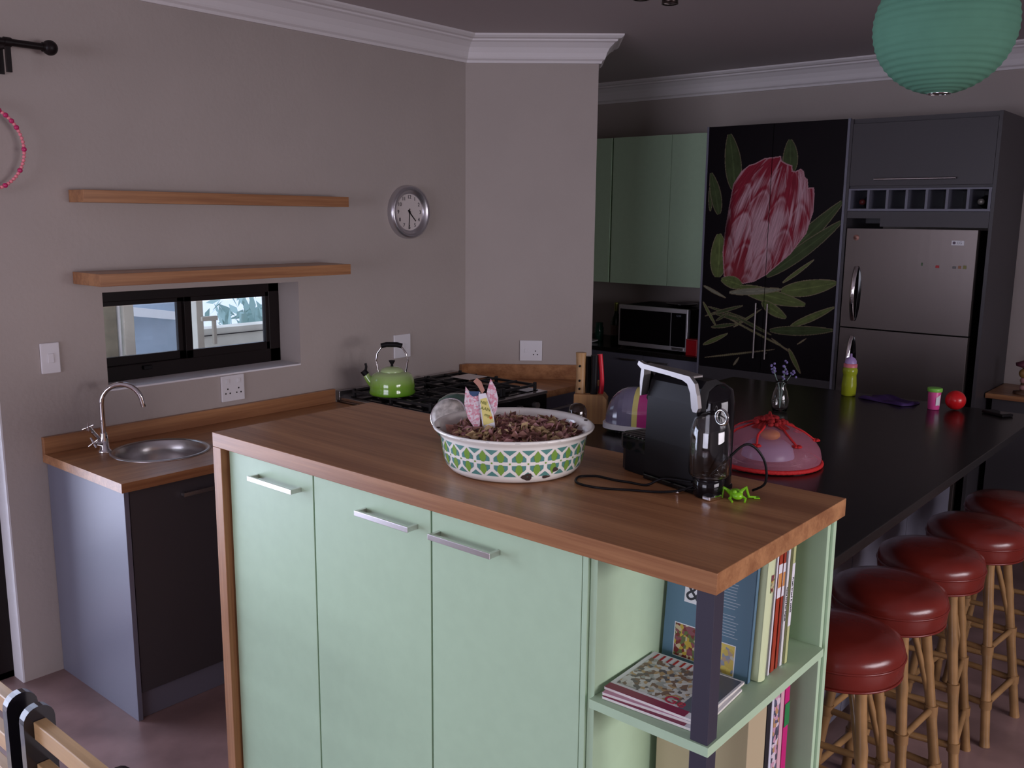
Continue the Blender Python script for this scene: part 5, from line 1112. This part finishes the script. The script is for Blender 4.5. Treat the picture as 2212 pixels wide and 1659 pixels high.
o = MB().lathe([(0.030, 0), (0.034, 0.006), (0.034, 0.09), (0.028, 0.105), (0.029, 0.130), (0, 0.131)], n=24, caps=False).build('green_jar', mat('green_jar_glass', (0.02, 0.09, 0.06), 0.1)); o.location = (-0.235, 6.80, 0.9385); tag(o, 'small dark green jar beside the pier on the back counter', 'jar')
o = MB().lathe([(0, 0.001), (0.045, 0), (0.085, 0.014), (0.087, 0.018), (0.045, 0.006), (0, 0.006)], n=32, caps=False).build('white_saucer', M['white_plastic']); o.location = (-0.24, 6.65, 0.9385); tag(o, 'white saucer on the back counter next to the pier', 'plate')
rt = thing('red_tin', 'red tin canister on the back counter right of the microwave', 'tin', (0.645, 6.62, 0.9385))
MB().prism([(-0.042, -0.03), (0.042, -0.03), (0.042, 0.03), (-0.042, 0.03)], 0, 0.098).build('tin', flat('red_tin', (0.45, 0.012, 0.018), 0.3), rt, bevel=0.006)
MB().box((-0.043, -0.031, 0.0985), (0.043, 0.031, 0.106)).build('tin_lid', flat('rose_lid', (0.50, 0.06, 0.07), 0.3), rt, bevel=0.003)
o = MB().lathe([(0.05, 0), (0.052, 0.004), (0.024, 0.16), (0.010, 0.23), (0, 0.232)], n=24, caps=False).build('grey_funnel', flat('grey_plastic', (0.20, 0.20, 0.20), 0.5)); o.location = (0.675, 6.74, 0.9385); tag(o, 'tall grey cone in the dark corner right of the microwave', 'funnel')

# timber topped sideboard right of the fridge
sb = thing('sideboard', 'dark sideboard with a timber top right of the fridge housing', 'sideboard', (3.0, 6.85, 0))
MB().box((2.42, 6.72, 0.0), (3.6, YB-0.01, 0.877)).build('carcass', M['dark_board'], sb, world=True, bevel=0.002)
MB().box((2.39, 6.69, 0.878), (3.63, YB-0.006, 0.905)).build('timber_top', M['wood_x'], sb, world=True, bevel=0.002)
og = thing('ornament', 'dark stacked ornament with rose and amber beads on the sideboard', 'ornament', (2.545, 6.80, 0.906))
rose = flat('rose_bead', (0.40, 0.20, 0.20), 0.4); amber = flat('amber_bead', (0.30, 0.17, 0.05), 0.4)
MB().lathe([(0.045, 0), (0.045, 0.012), (0.012, 0.016), (0.010, 0.15), (0, 0.152)], n=20, caps=False).build('stand', mat('walnut', (0.10, 0.05, 0.03), 0.5), og)
for z_, r_, m_ in ((0.034, 0.017, rose), (0.072, 0.017, rose), (0.110, 0.026, amber)): MB().sphere((0, 0, z_), r_, 14, 9).build('bead', m_, og)
MB().lathe([(0.012, 0.140), (0.042, 0.150), (0.045, 0.165), (0.02, 0.175), (0, 0.185)], n=20, caps=False).build('crown', flat('plum_bead', (0.14, 0.04, 0.06), 0.4), og)

# ================================================================== ceiling lamps
pl = thing('paper_lantern', 'mint green round paper lantern hanging over the dark counter', 'lantern', (2.845, 3.905, 2.31))
RL = 0.175; nrib = 26; prof3 = []
for k in range(nrib*4+1):
    a = PI*k/(nrib*4); a = 0.16+(PI-0.32)*k/(nrib*4); w = 1-0.014*math.sin(PI*((k % 4)/4)); prof3.append((RL*math.sin(a)*w, -RL*math.cos(a)*0.97*w))
MB().lathe(prof3, n=64, caps=False).build('paper_shade', M['lantern'], pl)
wr = MB()
for z_, r_ in ((prof3[0][1], prof3[0][0]), (prof3[-1][1], prof3[-1][0])): wr.tube(arc((0, 0, z_), r_, 0, 2*PI, 30, 'xy')[:-1], 0.0016, 6, closed=True)
wr.cyl((-prof3[-1][0], 0, prof3[-1][1]), (prof3[-1][0], 0, prof3[-1][1]), 0.0016, n=6).cyl((-prof3[0][0], 0, prof3[0][1]), (prof3[0][0], 0, prof3[0][1]), 0.0016, n=6).cyl((0.012, 0, prof3[0][1]), (0.012, 0, prof3[-1][1]), 0.0016, n=6); wr.build('wire_frame', M['chrome'], pl)
MB().cyl((0, 0, 0.06), (0, 0, CZ-2.31-0.012), 0.003, n=8).build('flex', M['black'], pl)
MB().cyl((0, 0, 0.06), (0, 0, 0.10), 0.017, n=14).build('lamp_holder', M['black'], pl)
MB().lathe([(0.045, CZ-2.31-0.014), (0.045, CZ-2.31-0.001)], n=24).build('ceiling_rose', M['white_plastic'], pl)
sp = thing('ceiling_spotlight', 'dark ceiling spotlight fitting whose lamp heads just enter at the top edge', 'spotlight', (1.62, 4.32, CZ-0.001))
MB().box((-0.17, -0.012, -0.045), (0.17, 0.012, -0.02)).lathe([(0.05, -0.020), (0.05, -0.001)], n=24).build('mounting_bar', M['black'], sp, bevel=0.002)
for x, y_, zt in ((0.030, 0.0, -0.172), (0.094, 0.095, -0.180)):
    h_ = MB().tube([(x, 0, -0.04), (x, y_*0.5, -0.075), (x, y_, -0.11)], 0.006, 8).lathe([(0.014, -0.10), (0.026, -0.115), (0.030, -0.165), (0.031, zt+0.004), (0.027, zt+0.004), (0.020, -0.150), (0, -0.145)], (x, y_, 0), 22, caps=False).build('lamp_head', mat('bronze_fitting', (0.05, 0.035, 0.03), 0.3, 0.8), sp)
    MB().lathe([(0.019, -0.155), (0.023, zt+0.006), (0, zt+0.002)], (x, y_, 0), 18, caps=False).build('bulb', M['satin'], h_)

# ================================================================== chairs at the lower left
def make_chair(lab, xl, xr):
    t = thing('slatted_chair', lab, 'chair', ((xl+xr)/2, 2.0, 0), 0, 'chairs with black posts and pale timber rails')
    for x in (xl, xr):
        y0_ = 1.968; y1_ = 2.032; z1_ = 0.805; rr_ = 0.032
        pts = [(y0_, 0.0), (y1_, 0.0), (y1_, z1_-rr_)]+[(2.0+rr_*math.cos(a), z1_-rr_+rr_*math.sin(a)) for a in [PI*k/10 for k in range(1, 10)]]+[(y0_, z1_-rr_)]
        MB().prism(pts, x-0.011, x+0.011, 'x').build('back_post', M['black_lacquer'], t, world=True, bevel=0.002)
        MB().box((x-0.016, 1.58, 0), (x+0.016, 1.615, 0.44)).build('front_leg', M['black_lacquer'], t, world=True, bevel=0.002)
        MB().box((x-0.012, 1.6155, 0.395), (x+0.012, 1.9675, 0.44)).build('side_rail', M['black_lacquer'], t, world=True)
    for z_ in (0.735, 0.640, 0.545):
        MB().box((xl+0.0115, 1.987, z_), (xr-0.0115, 2.013, z_+0.040)).build('back_rail', M['pale_wood'], t, world=True, bevel=0.002)
    MB().box((xl-0.01, 1.57, 0.4405), (xr+0.01, 1.966, 0.462)).build('seat', M['pale_wood'], t, world=True, bevel=0.003)
    return t
make_chair('slatted chair at the bottom left corner, its right post at the photo edge', 1.27, 1.636)
make_chair('slatted chair with black posts in front of the grey sink cabinet', 1.720, 2.071)
